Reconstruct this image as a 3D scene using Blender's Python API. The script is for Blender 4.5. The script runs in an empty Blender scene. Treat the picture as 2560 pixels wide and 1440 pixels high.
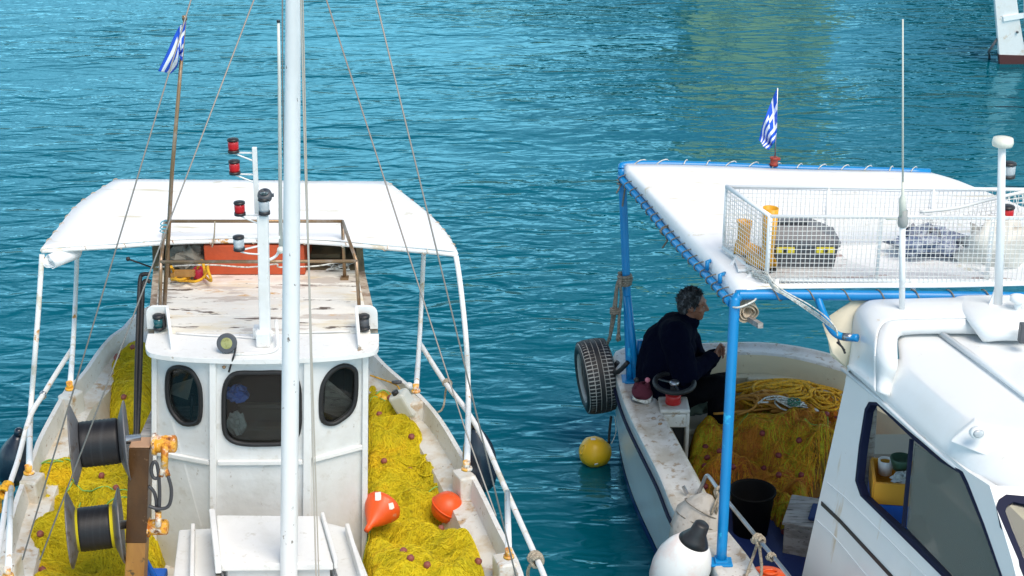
import bpy, bmesh, math, random
import numpy as np
from mathutils import Vector as V, Matrix, noise, geometry
R = math.radians
random.seed(7); NR = np.random.RandomState(7)
S = 0.89                      # metres per design unit
H, PITCH, F = 7.0, R(22), 4200.0
CT, ST = math.cos(PITCH), math.sin(PITCH)
col = bpy.context.scene.collection
sc = bpy.context.scene

# ------------------------------------------------------------------ camera
cd = bpy.data.cameras.new('camera'); cam = bpy.data.objects.new('camera', cd); col.objects.link(cam)
cam.location = (0, 0, H*S); cam.rotation_euler = (R(90)-PITCH, 0, 0)
cd.sensor_width = 36; cd.lens = 36*F/2560; cd.clip_start = .1; cd.clip_end = 3000
sc.camera = cam
# ------------------------------------------------------------------ light
SUN_EL, SUN_AZ = R(56), R(148)      # azimuth measured from +Y towards +X: behind the camera, to the right
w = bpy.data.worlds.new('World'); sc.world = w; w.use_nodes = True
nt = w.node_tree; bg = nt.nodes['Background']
sky = nt.nodes.new('ShaderNodeTexSky'); sky.sky_type = 'NISHITA'; sky.sun_disc = False
sky.sun_elevation = SUN_EL; sky.sun_rotation = SUN_AZ; sky.air_density = 1.0; sky.dust_density = 1.5; sky.ozone_density = 1.0
# bright low cloud banks, unseen, added so the water mirrors more light; broken higher up
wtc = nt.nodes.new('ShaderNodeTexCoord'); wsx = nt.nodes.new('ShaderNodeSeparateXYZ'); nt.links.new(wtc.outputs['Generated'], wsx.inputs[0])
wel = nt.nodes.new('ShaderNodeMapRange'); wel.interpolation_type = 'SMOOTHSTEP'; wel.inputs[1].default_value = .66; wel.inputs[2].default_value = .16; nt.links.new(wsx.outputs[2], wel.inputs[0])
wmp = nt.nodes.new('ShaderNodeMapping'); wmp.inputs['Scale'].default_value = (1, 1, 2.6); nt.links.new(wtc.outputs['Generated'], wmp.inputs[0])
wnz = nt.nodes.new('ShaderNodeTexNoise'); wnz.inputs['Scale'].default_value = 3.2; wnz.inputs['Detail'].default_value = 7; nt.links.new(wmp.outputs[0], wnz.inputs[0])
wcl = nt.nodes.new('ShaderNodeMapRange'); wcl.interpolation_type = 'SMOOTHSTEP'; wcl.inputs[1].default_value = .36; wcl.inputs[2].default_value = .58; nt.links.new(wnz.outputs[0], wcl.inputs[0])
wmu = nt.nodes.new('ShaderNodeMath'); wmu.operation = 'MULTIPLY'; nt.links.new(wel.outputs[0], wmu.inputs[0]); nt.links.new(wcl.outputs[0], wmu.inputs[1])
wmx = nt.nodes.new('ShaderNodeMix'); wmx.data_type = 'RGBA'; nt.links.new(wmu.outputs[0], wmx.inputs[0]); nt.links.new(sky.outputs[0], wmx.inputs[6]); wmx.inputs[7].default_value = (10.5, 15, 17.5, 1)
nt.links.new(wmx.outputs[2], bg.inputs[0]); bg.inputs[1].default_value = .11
sl = bpy.data.lights.new('sun', 'SUN'); sl.energy = 2.7; sl.angle = R(36); sl.color = (1, .90, .78)
so = bpy.data.objects.new('sun', sl); col.objects.link(so)
sd = V((math.sin(SUN_AZ)*math.cos(SUN_EL), math.cos(SUN_AZ)*math.cos(SUN_EL), math.sin(SUN_EL)))
so.rotation_euler = sd.to_track_quat('Z', 'Y').to_euler(); so.location = (0, 0, 30)
sc.view_settings.view_transform = 'Standard'; sc.view_settings.look = 'None'
sc.view_settings.exposure = 0.28; sc.view_settings.gamma = 1

# ------------------------------------------------------------------ helpers
def ray(px, py):
    u = (px-1280)/F; v = (720-py)/F
    return V((u, CT+v*ST, -ST+v*CT))
def PY(px, py, Y):
    d = ray(px, py); t = Y/d.y; return V((d.x*t, Y, H+d.z*t))
def PZ(px, py, z):
    d = ray(px, py); t = (z-H)/d.z; return V((d.x*t, d.y*t, z))
def PP(px, py, p0, n):
    d = ray(px, py); o = V((0, 0, H)); t = (p0-o).dot(n)/d.dot(n); return o+d*t
def PX(px, py, X):
    d = ray(px, py); t = X/d.x; return V((X, d.y*t, H+d.z*t))
def smooth(pts, n=4, closed=False):
    pts = [V(p) for p in pts]; N = len(pts); out = []
    if N < 3: return pts
    for i in range(N if closed else N-1):
        if closed: a, b, c, d = pts[i-1], pts[i], pts[(i+1) % N], pts[(i+2) % N]
        else: a, b, c, d = pts[max(i-1, 0)], pts[i], pts[i+1], pts[min(i+2, N-1)]
        for k in range(n):
            t = k/n
            out.append(.5*((2*b)+(c-a)*t+(2*a-5*b+4*c-d)*t*t+(3*b-a-3*c+d)*t**3))
    if not closed: out.append(pts[-1])
    return out
def frame(t):
    t = t.normalized(); u = V((0, 0, 1)) if abs(t.z) < .9 else V((0, 1, 0))
    a = t.cross(u).normalized(); return a, t.cross(a).normalized()
ORG = {}
class MB:
    def __init__(s): s.v = []; s.f = []; s.m = []; s.s = []
    def add(s, vs, fs, m=0, sm=False):
        b = len(s.v); s.v += [tuple(p) for p in vs]
        for f in fs: s.f.append([b+i for i in f]); s.m.append(m); s.s.append(sm)
        return s
    def hexa(s, b, t, m=0):
        return s.add(list(b)+list(t), [(3,2,1,0),(4,5,6,7),(0,1,5,4),(1,2,6,5),(2,3,7,6),(3,0,4,7)], m)
    def box(s, c, size, rz=0, m=0, M=None):
        c = V(c); x, y, z = [k/2 for k in size]; M = M or Matrix.Rotation(rz, 3, 'Z')
        q = [M @ V(p)+c for p in ((-x,-y,-z),(x,-y,-z),(x,y,-z),(-x,y,-z),(-x,-y,z),(x,-y,z),(x,y,z),(-x,y,z))]
        return s.hexa(q[:4], q[4:], m)
    def bar(s, a, b, wd, ht, m=0):
        a = V(a); b = V(b); t = (b-a).normalized()
        u = V((0,0,1)) if abs(t.z) < .9 else V((0,1,0))
        sd_ = t.cross(u).normalized()*wd/2; up = sd_.cross(t).normalized()*ht/2
        return s.hexa([a-sd_-up, a+sd_-up, b+sd_-up, b-sd_-up], [a-sd_+up, a+sd_+up, b+sd_+up, b-sd_+up], m)
    def tube(s, pts, r, n=8, m=0, closed=False, caps=True, flat=1.0):
        pts = [V(p) for p in pts]; N = len(pts)
        rs = r if isinstance(r, (list, tuple)) else [r]*N
        T = []
        for i in range(N):
            if closed: t = pts[(i+1) % N]-pts[i-1]
            else: t = pts[min(i+1, N-1)]-pts[max(i-1, 0)]
            T.append(t.normalized() if t.length > 1e-9 else V((0,0,1)))
        a, b = frame(T[0]); vs = []
        for i in range(N):
            a = (a-T[i]*a.dot(T[i]))
            if a.length < 1e-6: a, _ = frame(T[i])
            a.normalize(); b = T[i].cross(a)
            for k in range(n):
                q = 2*math.pi*k/n; vs.append(pts[i]+(a*math.cos(q)+b*math.sin(q)*flat)*rs[i])
        fs = []
        for i in range(N if closed else N-1):
            j = (i+1) % N
            for k in range(n): fs.append((i*n+k, i*n+(k+1) % n, j*n+(k+1) % n, j*n+k))
        s.add(vs, fs, m, True)
        if caps and not closed:
            B = len(s.v)-N*n
            s.f.append([B+k for k in range(n)][::-1]); s.m.append(m); s.s.append(False)
            s.f.append([B+(N-1)*n+k for k in range(n)]); s.m.append(m); s.s.append(False)
        return s
    def lathe(s, prof, o, ax=(0,0,1), n=24, m=0, sm=True, sy=1.0, closed=False):
        o = V(o); ax = V(ax).normalized(); a, b = frame(ax); vs = []
        for r, h in prof:
            for k in range(n):
                q = 2*math.pi*k/n; vs.append(o+ax*h+(a*math.cos(q)+b*math.sin(q)*sy)*r)
        fs = []
        L = len(prof)
        for i in range(L if closed else L-1):
            j = (i+1) % L
            for k in range(n): fs.append((i*n+k, i*n+(k+1) % n, j*n+(k+1) % n, j*n+k))
        if not closed:
            if prof[0][0] > 1e-5: fs.append(tuple(range(n))[::-1])
            if prof[-1][0] > 1e-5: fs.append(tuple((L-1)*n+k for k in range(n)))
        return s.add(vs, fs, m, sm)
    def ball(s, c, r, n=12, m=0, M=None):
        c = V(c); r = r if isinstance(r, (tuple, list)) else (r, r, r); M = M or Matrix.Identity(3)
        vs = []; fs = []; h = max(6, n//2+1)
        for i in range(h+1):
            th = math.pi*i/h
            for k in range(n):
                ph = 2*math.pi*k/n
                vs.append(M @ V((r[0]*math.sin(th)*math.cos(ph), r[1]*math.sin(th)*math.sin(ph), r[2]*math.cos(th)))+c)
        for i in range(h):
            for k in range(n): fs.append((i*n+k, (i+1)*n+k, (i+1)*n+(k+1) % n, i*n+(k+1) % n))
        return s.add(vs, fs, m, True)
    def cap(s, a, b, r0, r1, n=12, m=0):
        a = V(a); b = V(b); d = b-a; L = d.length; t = d.normalized(); prof = []
        for i in range(5):
            q = math.pi/2*i/4; prof.append((max(r0*math.sin(q), 1e-4), -r0*math.cos(q)))
        for i in range(5):
            q = math.pi/2*i/4; prof.append((max(r1*math.cos(q), 1e-4), L+r1*math.sin(q)))
        return s.lathe(prof, a, t, n, m)
    def chain(s, pts, rs, n=12, m=0):
        for i in range(len(pts)-1): s.cap(pts[i], pts[i+1], rs[i], rs[i+1], n, m)
        return s
    def grid(s, rows, th=0.0, m=0, sm=True, up=None):
        nr, nc = len(rows), len(rows[0]); P = [[V(p) for p in r] for r in rows]
        top = [p for r in P for p in r]
        fs = [(i*nc+j, i*nc+j+1, (i+1)*nc+j+1, (i+1)*nc+j) for i in range(nr-1) for j in range(nc-1)]
        if not th: return s.add(top, fs, m, sm)
        bot = []
        for i in range(nr):
            for j in range(nc):
                du = P[i][min(j+1, nc-1)]-P[i][max(j-1, 0)]; dv = P[min(i+1, nr-1)][j]-P[max(i-1, 0)][j]
                n_ = du.cross(dv)
                n_ = n_.normalized() if n_.length > 1e-9 else V((0,0,1))
                bot.append(P[i][j]-n_*th)
        K = nr*nc
        f2 = fs+[tuple(K+i for i in reversed(f)) for f in fs]
        s.add(top+bot, f2, m, sm)
        B = len(s.v)-2*K
        edge = [j for j in range(nc)]+[i*nc+nc-1 for i in range(1, nr)]+[(nr-1)*nc+j for j in range(nc-2, -1, -1)]+[i*nc for i in range(nr-2, 0, -1)]
        for a, b in zip(edge, edge[1:]+edge[:1]):
            s.f.append([B+b, B+a, B+K+a, B+K+b]); s.m.append(m); s.s.append(False)
        return s
    def panel(s, outer, holes, off, m=0):
        """flat slab with holes; off = thickness vector"""
        off = V(off); loops = [[V(p) for p in outer]]+[[V(p) for p in h] for h in holes]
        tris = geometry.tessellate_polygon(loops); flat = [p for l in loops for p in l]; K = len(flat)
        fs = [tuple(t) for t in tris]+[tuple(K+i for i in reversed(t)) for t in tris]
        s.add(flat+[p+off for p in flat], fs, m); B = len(s.v)-2*K; q = 0
        for l in loops:
            n = len(l)
            for i in range(n):
                j = (i+1) % n; s.f.append([B+q+i, B+q+j, B+K+q+j, B+K+q+i]); s.m.append(m); s.s.append(False)
            q += n
        return s
    def build(s, name, mats, parent=None, bevel=0, seg=2, auto=None):
        a = np.array(s.v, dtype=np.float64).reshape(-1, 3)
        if parent is not None: org = ORG[parent.name]
        else:
            mn, mx = a.min(0), a.max(0); org = np.array([(mn[0]+mx[0])/2, (mn[1]+mx[1])/2, mn[2]])
        me = bpy.data.meshes.new(name); me.from_pydata(((a-org)*S).tolist(), [], s.f)
        if not isinstance(mats, (list, tuple)): mats = [mats]
        for q in mats: me.materials.append(q)
        me.polygons.foreach_set('material_index', s.m); me.polygons.foreach_set('use_smooth', s.s)
        me.validate(); me.update()
        bm = bmesh.new(); bm.from_mesh(me); bmesh.ops.recalc_face_normals(bm, faces=bm.faces); bm.to_mesh(me); bm.free()
        o = bpy.data.objects.new(name, me); col.objects.link(o); ORG[o.name] = org
        if parent is not None: o.parent = parent
        else: o.location = org*S
        if bevel:
            b = o.modifiers.new('bevel', 'BEVEL'); b.width = bevel*S; b.segments = seg; b.limit_method = 'ANGLE'; b.angle_limit = R(40)
            b.harden_normals = False
        return o
def empty(name, loc):
    o = bpy.data.objects.new(name, None); col.objects.link(o); loc = np.array(loc, dtype=float)
    o.location = loc*S; ORG[o.name] = loc; return o
def tag(o, label=None, cat=None, group=None, kind=None):
    if label: o['label'] = label
    if cat: o['category'] = cat
    if group: o['group'] = group
    if kind: o['kind'] = kind
    return o

# ------------------------------------------------------------------ materials
KC = .93
def PYc(px, py, Y): return PY(px, py, Y*KC)
def PZc(px, py, z): return PZ(px, py, H-(H-z)*KC)
def Vc(x, y, z): return V((x*KC, y*KC, H-(H-z)*KC))
def lin(c):
    return tuple(((x/255)/12.92 if x/255 <= .04045 else ((x/255+.055)/1.055)**2.4) for x in c)
MATS = {}
def mat(name, c, rough=.5, metal=0, layers=(), bump=None, spec=.5, coat=0, sss=0, two=None):
    """layers: (scale, lo, hi, colour, (sx,sy,sz), detail) noise masks over the base colour"""
    m = bpy.data.materials.new(name); m.use_nodes = True; n = m.node_tree.nodes; l = m.node_tree.links
    p = n['Principled BSDF']; p.inputs['Roughness'].default_value = rough; p.inputs['Metallic'].default_value = metal
    p.inputs['Specular IOR Level'].default_value = spec; p.inputs['Coat Weight'].default_value = coat
    tc = n.new('ShaderNodeTexCoord')
    cur = None; base = (*c, 1)
    p.inputs['Base Color'].default_value = base
    for i, L in enumerate(layers):
        sca, lo, hi, c2 = L[:4]; st = L[4] if len(L) > 4 else (1, 1, 1); det = L[5] if len(L) > 5 else 6
        mp = n.new('ShaderNodeMapping'); mp.inputs['Scale'].default_value = st; mp.inputs['Location'].default_value = (i*3.7+1, i*1.3, i*2.1)
        l.new(tc.outputs['Object'], mp.inputs[0])
        nz = n.new('ShaderNodeTexNoise'); nz.inputs['Scale'].default_value = sca; nz.inputs['Detail'].default_value = det; nz.inputs['Roughness'].default_value = .65
        l.new(mp.outputs[0], nz.inputs[0])
        mr = n.new('ShaderNodeMapRange'); mr.inputs[1].default_value = lo; mr.inputs[2].default_value = hi
        l.new(nz.outputs[0], mr.inputs[0])
        mx = n.new('ShaderNodeMix'); mx.data_type = 'RGBA'; l.new(mr.outputs[0], mx.inputs[0])
        if cur: l.new(cur, mx.inputs[6])
        else: mx.inputs[6].default_value = base
        mx.inputs[7].default_value = (*c2, 1); cur = mx.outputs[2]
    if cur: l.new(cur, p.inputs['Base Color'])
    if bump:
        nz = n.new('ShaderNodeTexNoise'); nz.inputs['Scale'].default_value = bump[0]; nz.inputs['Detail'].default_value = 6
        l.new(tc.outputs['Object'], nz.inputs[0])
        b = n.new('ShaderNodeBump'); b.inputs['Strength'].default_value = bump[1]; b.inputs['Distance'].default_value = .01
        l.new(nz.outputs[0], b.inputs['Height']); l.new(b.outputs[0], p.inputs['Normal'])
    MATS[name] = m; return m
RUST = (.30, .09, .015); RUSTY = (.55, .26, .04)
M_white = mat('white_paint', (.80, .80, .78), .45, layers=[(3, .50, .85, (.66, .65, .60)), (14, .60, .72, (.60, .58, .52)), (9, .68, .72, (.38, .30, .22))], bump=(30, .25))
M_wwall = mat('wheelhouse_paint', (.72, .73, .72), .5, layers=[(2.5, .45, .8, (.60, .59, .55)), (11, .58, .75, (.56, .54, .49)), (22, .66, .72, (.42, .38, .33), (1, 1, .5)), (40, .70, .74, (.3, .24, .18))], bump=(18, .35))
M_pipe = mat('white_pipe', (.80, .80, .79), .4, layers=[(6, .56, .66, (.62, .56, .44)), (9, .63, .68, RUSTY), (11, .68, .71, RUST)], bump=(40, .2))
M_pipe2 = mat('clean_white_pipe', (.82, .83, .83), .35, layers=[(8, .6, .7, (.62, .62, .60))])
M_tarp = mat('white_tarp', (.86, .86, .86), .6, layers=[(2.2, .58, .68, (.66, .60, .46), (.7, 4, 1)), (7, .62, .68, (.70, .67, .58)), (3, .5, .9, (.76, .76, .75))], bump=(5, .35))
M_blue = mat('blue_pipe', (.002, .215, .52), .33, layers=[(4, .5, .8, (.002, .17, .44)), (9, .64, .68, (.02, .42, .70), (.6, 1, 1)), (14, .72, .74, (.25, .22, .2))])
M_hull = mat('white_hull', (.74, .75, .74), .4, layers=[(4, .5, .8, (.60, .57, .50)), (7, .60, .70, (.58, .47, .36)), (16, .66, .72, (.33, .2, .13))], bump=(15, .25))
M_rim = mat('worn_rim', (.74, .73, .70), .6, layers=[(3, .5, .7, (.60, .57, .50)), (14, .60, .68, (.52, .42, .32), (1, 1, 2)), (22, .65, .69, (.22, .13, .08))], bump=(30, .4))
M_ledge = mat('ledge_paint', (.72, .71, .67), .55, layers=[(5, .46, .64, (.60, .52, .40)), (8, .56, .66, (.50, .34, .19)), (18, .66, .70, (.2, .12, .07))], bump=(25, .3))
M_deckw = mat('inner_paint', (.70, .68, .64), .55, layers=[(3, .45, .7, (.62, .55, .47)), (9, .62, .72, (.45, .33, .22)), (1.2, .58, .68, (.64, .48, .44))], bump=(20, .2))
M_plank = mat('peeling_plank', (.80, .78, .71), .6, layers=[
    (5, .50, .66, (.72, .64, .48), (.5, 1.6, 1)), (4.5, .56, .58, (.58, .53, .47), (.35, 1.5, 1), 9), (9, .60, .62, (.13, .10, .08), (.35, 1.6, 1), 9),
    (7, .62, .70, (.62, .36, .13), (.6, 1.3, 1))], bump=(12, .6))
M_moss_shade = mat('mossy_shaded_wood', (.16, .13, .08), .8, layers=[(9, .45, .65, (.26, .20, .11)), (14, .6, .7, (.05, .05, .03))], bump=(20, .5))  # brown moss tone, darkened to include the shade under the awning
M_bronze = mat('bronze_pipe', (.27, .17, .09), .35, .5, layers=[(8, .5, .65, (.36, .29, .23)), (16, .6, .7, (.14, .08, .04))])
M_red = mat('red_lens', (.55, .01, .012), .18, layers=[(20, .5, .8, (.40, .01, .01))], coat=.4)
M_clear = mat('clear_lens', (.45, .48, .50), .15, layers=[(20, .5, .7, (.62, .64, .65))], coat=.5)
M_pink = mat('faded_lens', (.62, .35, .33), .25, layers=[(16, .5, .7, (.50, .16, .15))])
M_green = mat('green_lens', (.01, .09, .10), .2, coat=.4)
M_black = mat('black_plastic', (.018, .018, .02), .45)
M_dgrey = mat('dark_grey_plastic', (.07, .075, .085), .45, layers=[(10, .5, .7, (.10, .10, .11))])
M_rubber = mat('black_rubber', (.012, .012, .013), .55, layers=[(30, .6, .75, (.05, .05, .05))], bump=(60, .3))
M_orange = mat('orange_plastic', (.80, .10, .012), .42, layers=[(4, .5, .8, (.62, .08, .02)), (11, .60, .70, (.72, .24, .12)), (30, .66, .72, (.7, .3, .2))])
M_redbox = mat('red_painted_wood', (.50, .075, .02), .55, layers=[(5, .5, .7, (.38, .06, .02)), (24, .66, .7, (.2, .05, .03))], bump=(22, .3))
M_yellow = mat('yellow_plastic', (.78, .45, .01), .4, layers=[(5, .55, .8, (.60, .36, .02)), (25, .7, .74, (.35, .3, .2))])
M_steel = mat('steel', (.45, .46, .48), .3, .9, layers=[(8, .5, .7, (.36, .32, .28))])
M_flange = mat('spool_steel', (.16, .155, .16), .5, .4, layers=[(4, .5, .7, (.26, .22, .18)), (10, .55, .66, (.10, .07, .05))], bump=(14, .3))
M_brown = mat('brown_painted_steel', (.06, .028, .010), .35, layers=[(3, .45, .7, (.12, .055, .014), (1, 1, .4)), (26, .64, .7, (.30, .18, .10))], bump=(18, .25))
M_ochre = mat('ochre_worn_steel', (.42, .22, .06), .5, layers=[(3, .45, .65, (.30, .14, .04), (2, 1, .4)), (14, .6, .66, (.10, .07, .04))])
M_tan = mat('faded_tan_paint', (.46, .28, .17), .55, layers=[(9, .5, .7, (.36, .19, .10)), (22, .62, .7, (.16, .08, .04))])
M_rust = mat('flaking_rust', (.74, .70, .62), .6, layers=[(9, .42, .50, (.75, .36, .03)), (12, .50, .58, (.48, .15, .015)), (18, .58, .66, (.14, .04, .012))], bump=(25, .8))
M_film = mat('black_cord_winding', (.009, .0095, .012), .5, layers=[(3, .5, .7, (.022, .024, .028), (14, .2, .2), 3)], bump=(120, .08), spec=.35)
M_yflat = mat('yellow_drum_side', (.70, .60, .02), .5)
M_rope = mat('beige_rope', (.42, .36, .27), .85, layers=[(60, .5, .6, (.26, .21, .15))], bump=(120, 1))
M_greyrope = mat('grey_rope', (.26, .23, .19), .85, layers=[(60, .45, .6, (.15, .13, .10))], bump=(120, 1))
M_yrope = mat('yellow_rope', (.82, .42, .015), .7, layers=[(40, .5, .6, (.48, .26, .02))], bump=(120, 1))
M_wrope = mat('white_rope', (.66, .66, .62), .7, layers=[(50, .5, .6, (.36, .34, .28))])
M_wire = mat('wire_stay', (.30, .27, .24), .5, .3)
M_hal = mat('halyard', (.48, .44, .38), .8)
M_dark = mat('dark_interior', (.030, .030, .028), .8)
M_navy = mat('navy_trim', (.003, .007, .032), .6, layers=[(30, .68, .72, (.10, .12, .18))], spec=.2)
M_cream = mat('cream_gelcoat', (.74, .67, .50), .35, layers=[(3, .5, .8, (.58, .53, .42)), (12, .64, .70, (.44, .30, .15))])
M_gel = mat('white_gelcoat', (.76, .785, .79), .28, layers=[(2, .5, .85, (.70, .71, .69)), (7, .66, .72, (.62, .54, .42)), (28, .73, .75, (.2, .15, .1))], coat=.2)
M_gel2 = mat('stained_gelcoat', (.78, .79, .78), .30, layers=[(2, .5, .85, (.70, .71, .69)), (5, .60, .74, (.60, .46, .28), (1.6, 1.6, .16)), (28, .70, .73, (.25, .17, .1))], coat=.15)
M_cap = mat('dirty_gelcoat', (.66, .64, .60), .45, layers=[(5, .45, .62, (.50, .46, .39)), (16, .56, .64, (.38, .29, .20)), (30, .66, .69, (.16, .11, .08))], bump=(20, .15))
M_bdeck = mat('blue_deck', (.006, .02, .11), .6, layers=[(12, .6, .7, (.02, .045, .17))])
M_board = mat('peeling_board', (.76, .76, .76), .5, layers=[(6, .56, .58, (.42, .30, .27), (.4, 2.2, 1), 10), (12, .64, .66, (.10, .08, .08), (.3, 2.5, 1), 10)], bump=(14, .4))
M_cloth = mat('navy_cloth', (.0022, .003, .011), .95, bump=(40, .3), spec=.05)
M_skin = mat('skin', (.24, .10, .06), .5, layers=[(12, .5, .7, (.19, .075, .045))])
M_hair = mat('grey_hair', (.020, .020, .023), .6, layers=[(40, .50, .62, (.13, .13, .14), (1, 1, .4))], bump=(60, 1))
M_wine = mat('wine_cloth', (.085, .008, .022), .85, bump=(30, .5))
M_olive = mat('olive_cushion', (.15, .20, .15), .85, bump=(30, .4))
M_beige = mat('canvas_roll', (.62, .50, .36), .75, layers=[(8, .5, .7, (.50, .40, .30))])
M_sack = mat('fender_cover', (.50, .47, .42), .9, layers=[(6, .45, .6, (.36, .32, .27)), (5, .62, .7, (.58, .50, .34)), (20, .6, .7, (.28, .24, .2))], bump=(14, 1))
M_weath = mat('weathered_wood', (.36, .34, .32), .8, layers=[(7, .45, .6, (.22, .20, .18), (.4, 3, 3)), (18, .58, .66, (.06, .05, .05), (.4, 3, 3))], bump=(20, .6))
M_jerry = mat('milky_plastic', (.62, .63, .58), .35, layers=[(4, .5, .8, (.50, .50, .42))])
M_fender = mat('dark_fender', (.006, .014, .028), .32, layers=[(9, .55, .7, (.02, .035, .05)), (40, .7, .72, (.4, .4, .4))], coat=.2)
M_flagb = mat('flag_blue', (.01, .09, .58), .8); M_flagw = mat('flag_white', (.78, .80, .84), .8)
M_float = mat('net_float', (.26, .07, .05), .6, layers=[(20, .5, .7, (.36, .13, .10))])
M_gcord = mat('green_cord', (.22, .50, .12), .6)
M_wpost = mat('white_spar', (.83, .83, .82), .38, layers=[(4, .5, .8, (.74, .74, .73), (1, 1, .3)), (26, .66, .70, (.22, .19, .16), (1, 1, .5))], bump=(12, .3))
M_mesh = mat('white_netting', (.80, .80, .77), .6)
M_bag = mat('white_sack', (.66, .65, .60), .7, bump=(7, .8), layers=[(4, .5, .7, (.52, .50, .44))])
M_bluecr = mat('blue_grey_crate', (.16, .20, .32), .6)
M_lamp = mat('yellowed_lens', (.34, .34, .12), .3, layers=[(40, .5, .6, (.24, .24, .07))], coat=.3)
M_ablue = mat('blue_plastic', (.01, .12, .55), .4)
M_card = mat('card', (.42, .38, .32), .8)
M_film2 = mat('clear_plastic_bag', (.45, .50, .50), .2, bump=(20, 1))
def glassmat(name, tint, gl=.06):
    m = bpy.data.materials.new(name); m.use_nodes = True; n = m.node_tree.nodes; l = m.node_tree.links; n.clear()
    o = n.new('ShaderNodeOutputMaterial'); t = n.new('ShaderNodeBsdfTransparent'); g = n.new('ShaderNodeBsdfGlossy'); x = n.new('ShaderNodeMixShader')
    fr = n.new('ShaderNodeFresnel'); fr.inputs[0].default_value = 1.3; t.inputs[0].default_value = (*tint, 1); g.inputs['Roughness'].default_value = .05
    d = n.new('ShaderNodeBsdfDiffuse'); d.inputs[0].default_value = (.5, .5, .47, 1); x2 = n.new('ShaderNodeMixShader'); x2.inputs[0].default_value = gl
    l.new(fr.outputs[0], x.inputs[0]); l.new(t.outputs[0], x.inputs[1]); l.new(g.outputs[0], x.inputs[2])
    l.new(x.outputs[0], x2.inputs[1]); l.new(d.outputs[0], x2.inputs[2]); l.new(x2.outputs[0], o.inputs[0]); return m
M_glass = glassmat('window_glass', (.80, .82, .80), .012); M_glass2 = glassmat('milky_glass', (.82, .86, .80), .16)
# ------------------------------------------------------------------ water
def water():
    m = bpy.data.materials.new('sea_water'); m.use_nodes = True; n = m.node_tree.nodes; l = m.node_tree.links
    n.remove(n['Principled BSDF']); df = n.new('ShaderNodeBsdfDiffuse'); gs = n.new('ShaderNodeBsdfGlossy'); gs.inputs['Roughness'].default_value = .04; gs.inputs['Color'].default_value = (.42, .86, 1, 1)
    fr = n.new('ShaderNodeFresnel'); fr.inputs['IOR'].default_value = 1.45; ms = n.new('ShaderNodeMixShader')
    l.new(fr.outputs[0], ms.inputs[0]); l.new(df.outputs[0], ms.inputs[1]); l.new(gs.outputs[0], ms.inputs[2]); l.new(ms.outputs[0], n['Material Output'].inputs[0])
    tc = n.new('ShaderNodeTexCoord')
    def nz(scale, st, det, rot=0, dist=0):
        mp = n.new('ShaderNodeMapping'); mp.inputs['Scale'].default_value = st; mp.inputs['Rotation'].default_value = (0, 0, rot)
        l.new(tc.outputs['Object'], mp.inputs[0]); t = n.new('ShaderNodeTexNoise'); t.inputs['Scale'].default_value = scale
        t.inputs['Detail'].default_value = det; t.inputs['Roughness'].default_value = .55; t.inputs['Distortion'].default_value = dist
        l.new(mp.outputs[0], t.inputs[0]); return t.outputs[0]
    # murky blue-green body colour, patchy at the scale of metres
    big = nz(.25, (1, 1, 1), 3); mr = n.new('ShaderNodeMapRange'); mr.inputs[1].default_value = .35; mr.inputs[2].default_value = .65; l.new(big, mr.inputs[0])
    mx = n.new('ShaderNodeMix'); mx.data_type = 'RGBA'; mx.inputs[6].default_value = (.0, .080, .112, 1); mx.inputs[7].default_value = (.0, .100, .142, 1)
    l.new(mr.outputs[0], mx.inputs[0]); l.new(mx.outputs[2], df.inputs['Color'])
    a = nz(2.5, (.50, 1.2, 1), 2, R(-9), .6); b = nz(7.0, (.55, 1.1, 1), 2, R(8), .5); c = nz(.5, (.5, 1.1, 1), 1, R(-15)); patch = nz(.22, (.7, 1.3, 1), 2, R(20))
    def mul(x, k):
        q = n.new('ShaderNodeMath'); q.operation = 'MULTIPLY'; l.new(x, q.inputs[0])
        if isinstance(k, float): q.inputs[1].default_value = k
        else: l.new(k, q.inputs[1])
        return q.outputs[0]
    def addn(x, y):
        q = n.new('ShaderNodeMath'); q.operation = 'ADD'; l.new(x, q.inputs[0]); l.new(y, q.inputs[1]); return q.outputs[0]
    pm = n.new('ShaderNodeMapRange'); pm.inputs[1].default_value = .35; pm.inputs[2].default_value = .65; pm.inputs[3].default_value = .35; pm.inputs[4].default_value = 1.15; l.new(patch, pm.inputs[0])
    h = addn(mul(mul(addn(mul(a, .066), mul(b, .013)), pm.outputs[0]), 1.0), mul(c, .06))
    bp = n.new('ShaderNodeBump'); bp.inputs['Strength'].default_value = 1; bp.inputs['Distance'].default_value = 1.0
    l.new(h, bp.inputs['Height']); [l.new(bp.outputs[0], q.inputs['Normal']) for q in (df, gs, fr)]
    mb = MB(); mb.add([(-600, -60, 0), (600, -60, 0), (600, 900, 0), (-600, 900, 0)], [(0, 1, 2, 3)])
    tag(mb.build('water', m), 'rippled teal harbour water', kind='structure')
water()

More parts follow.
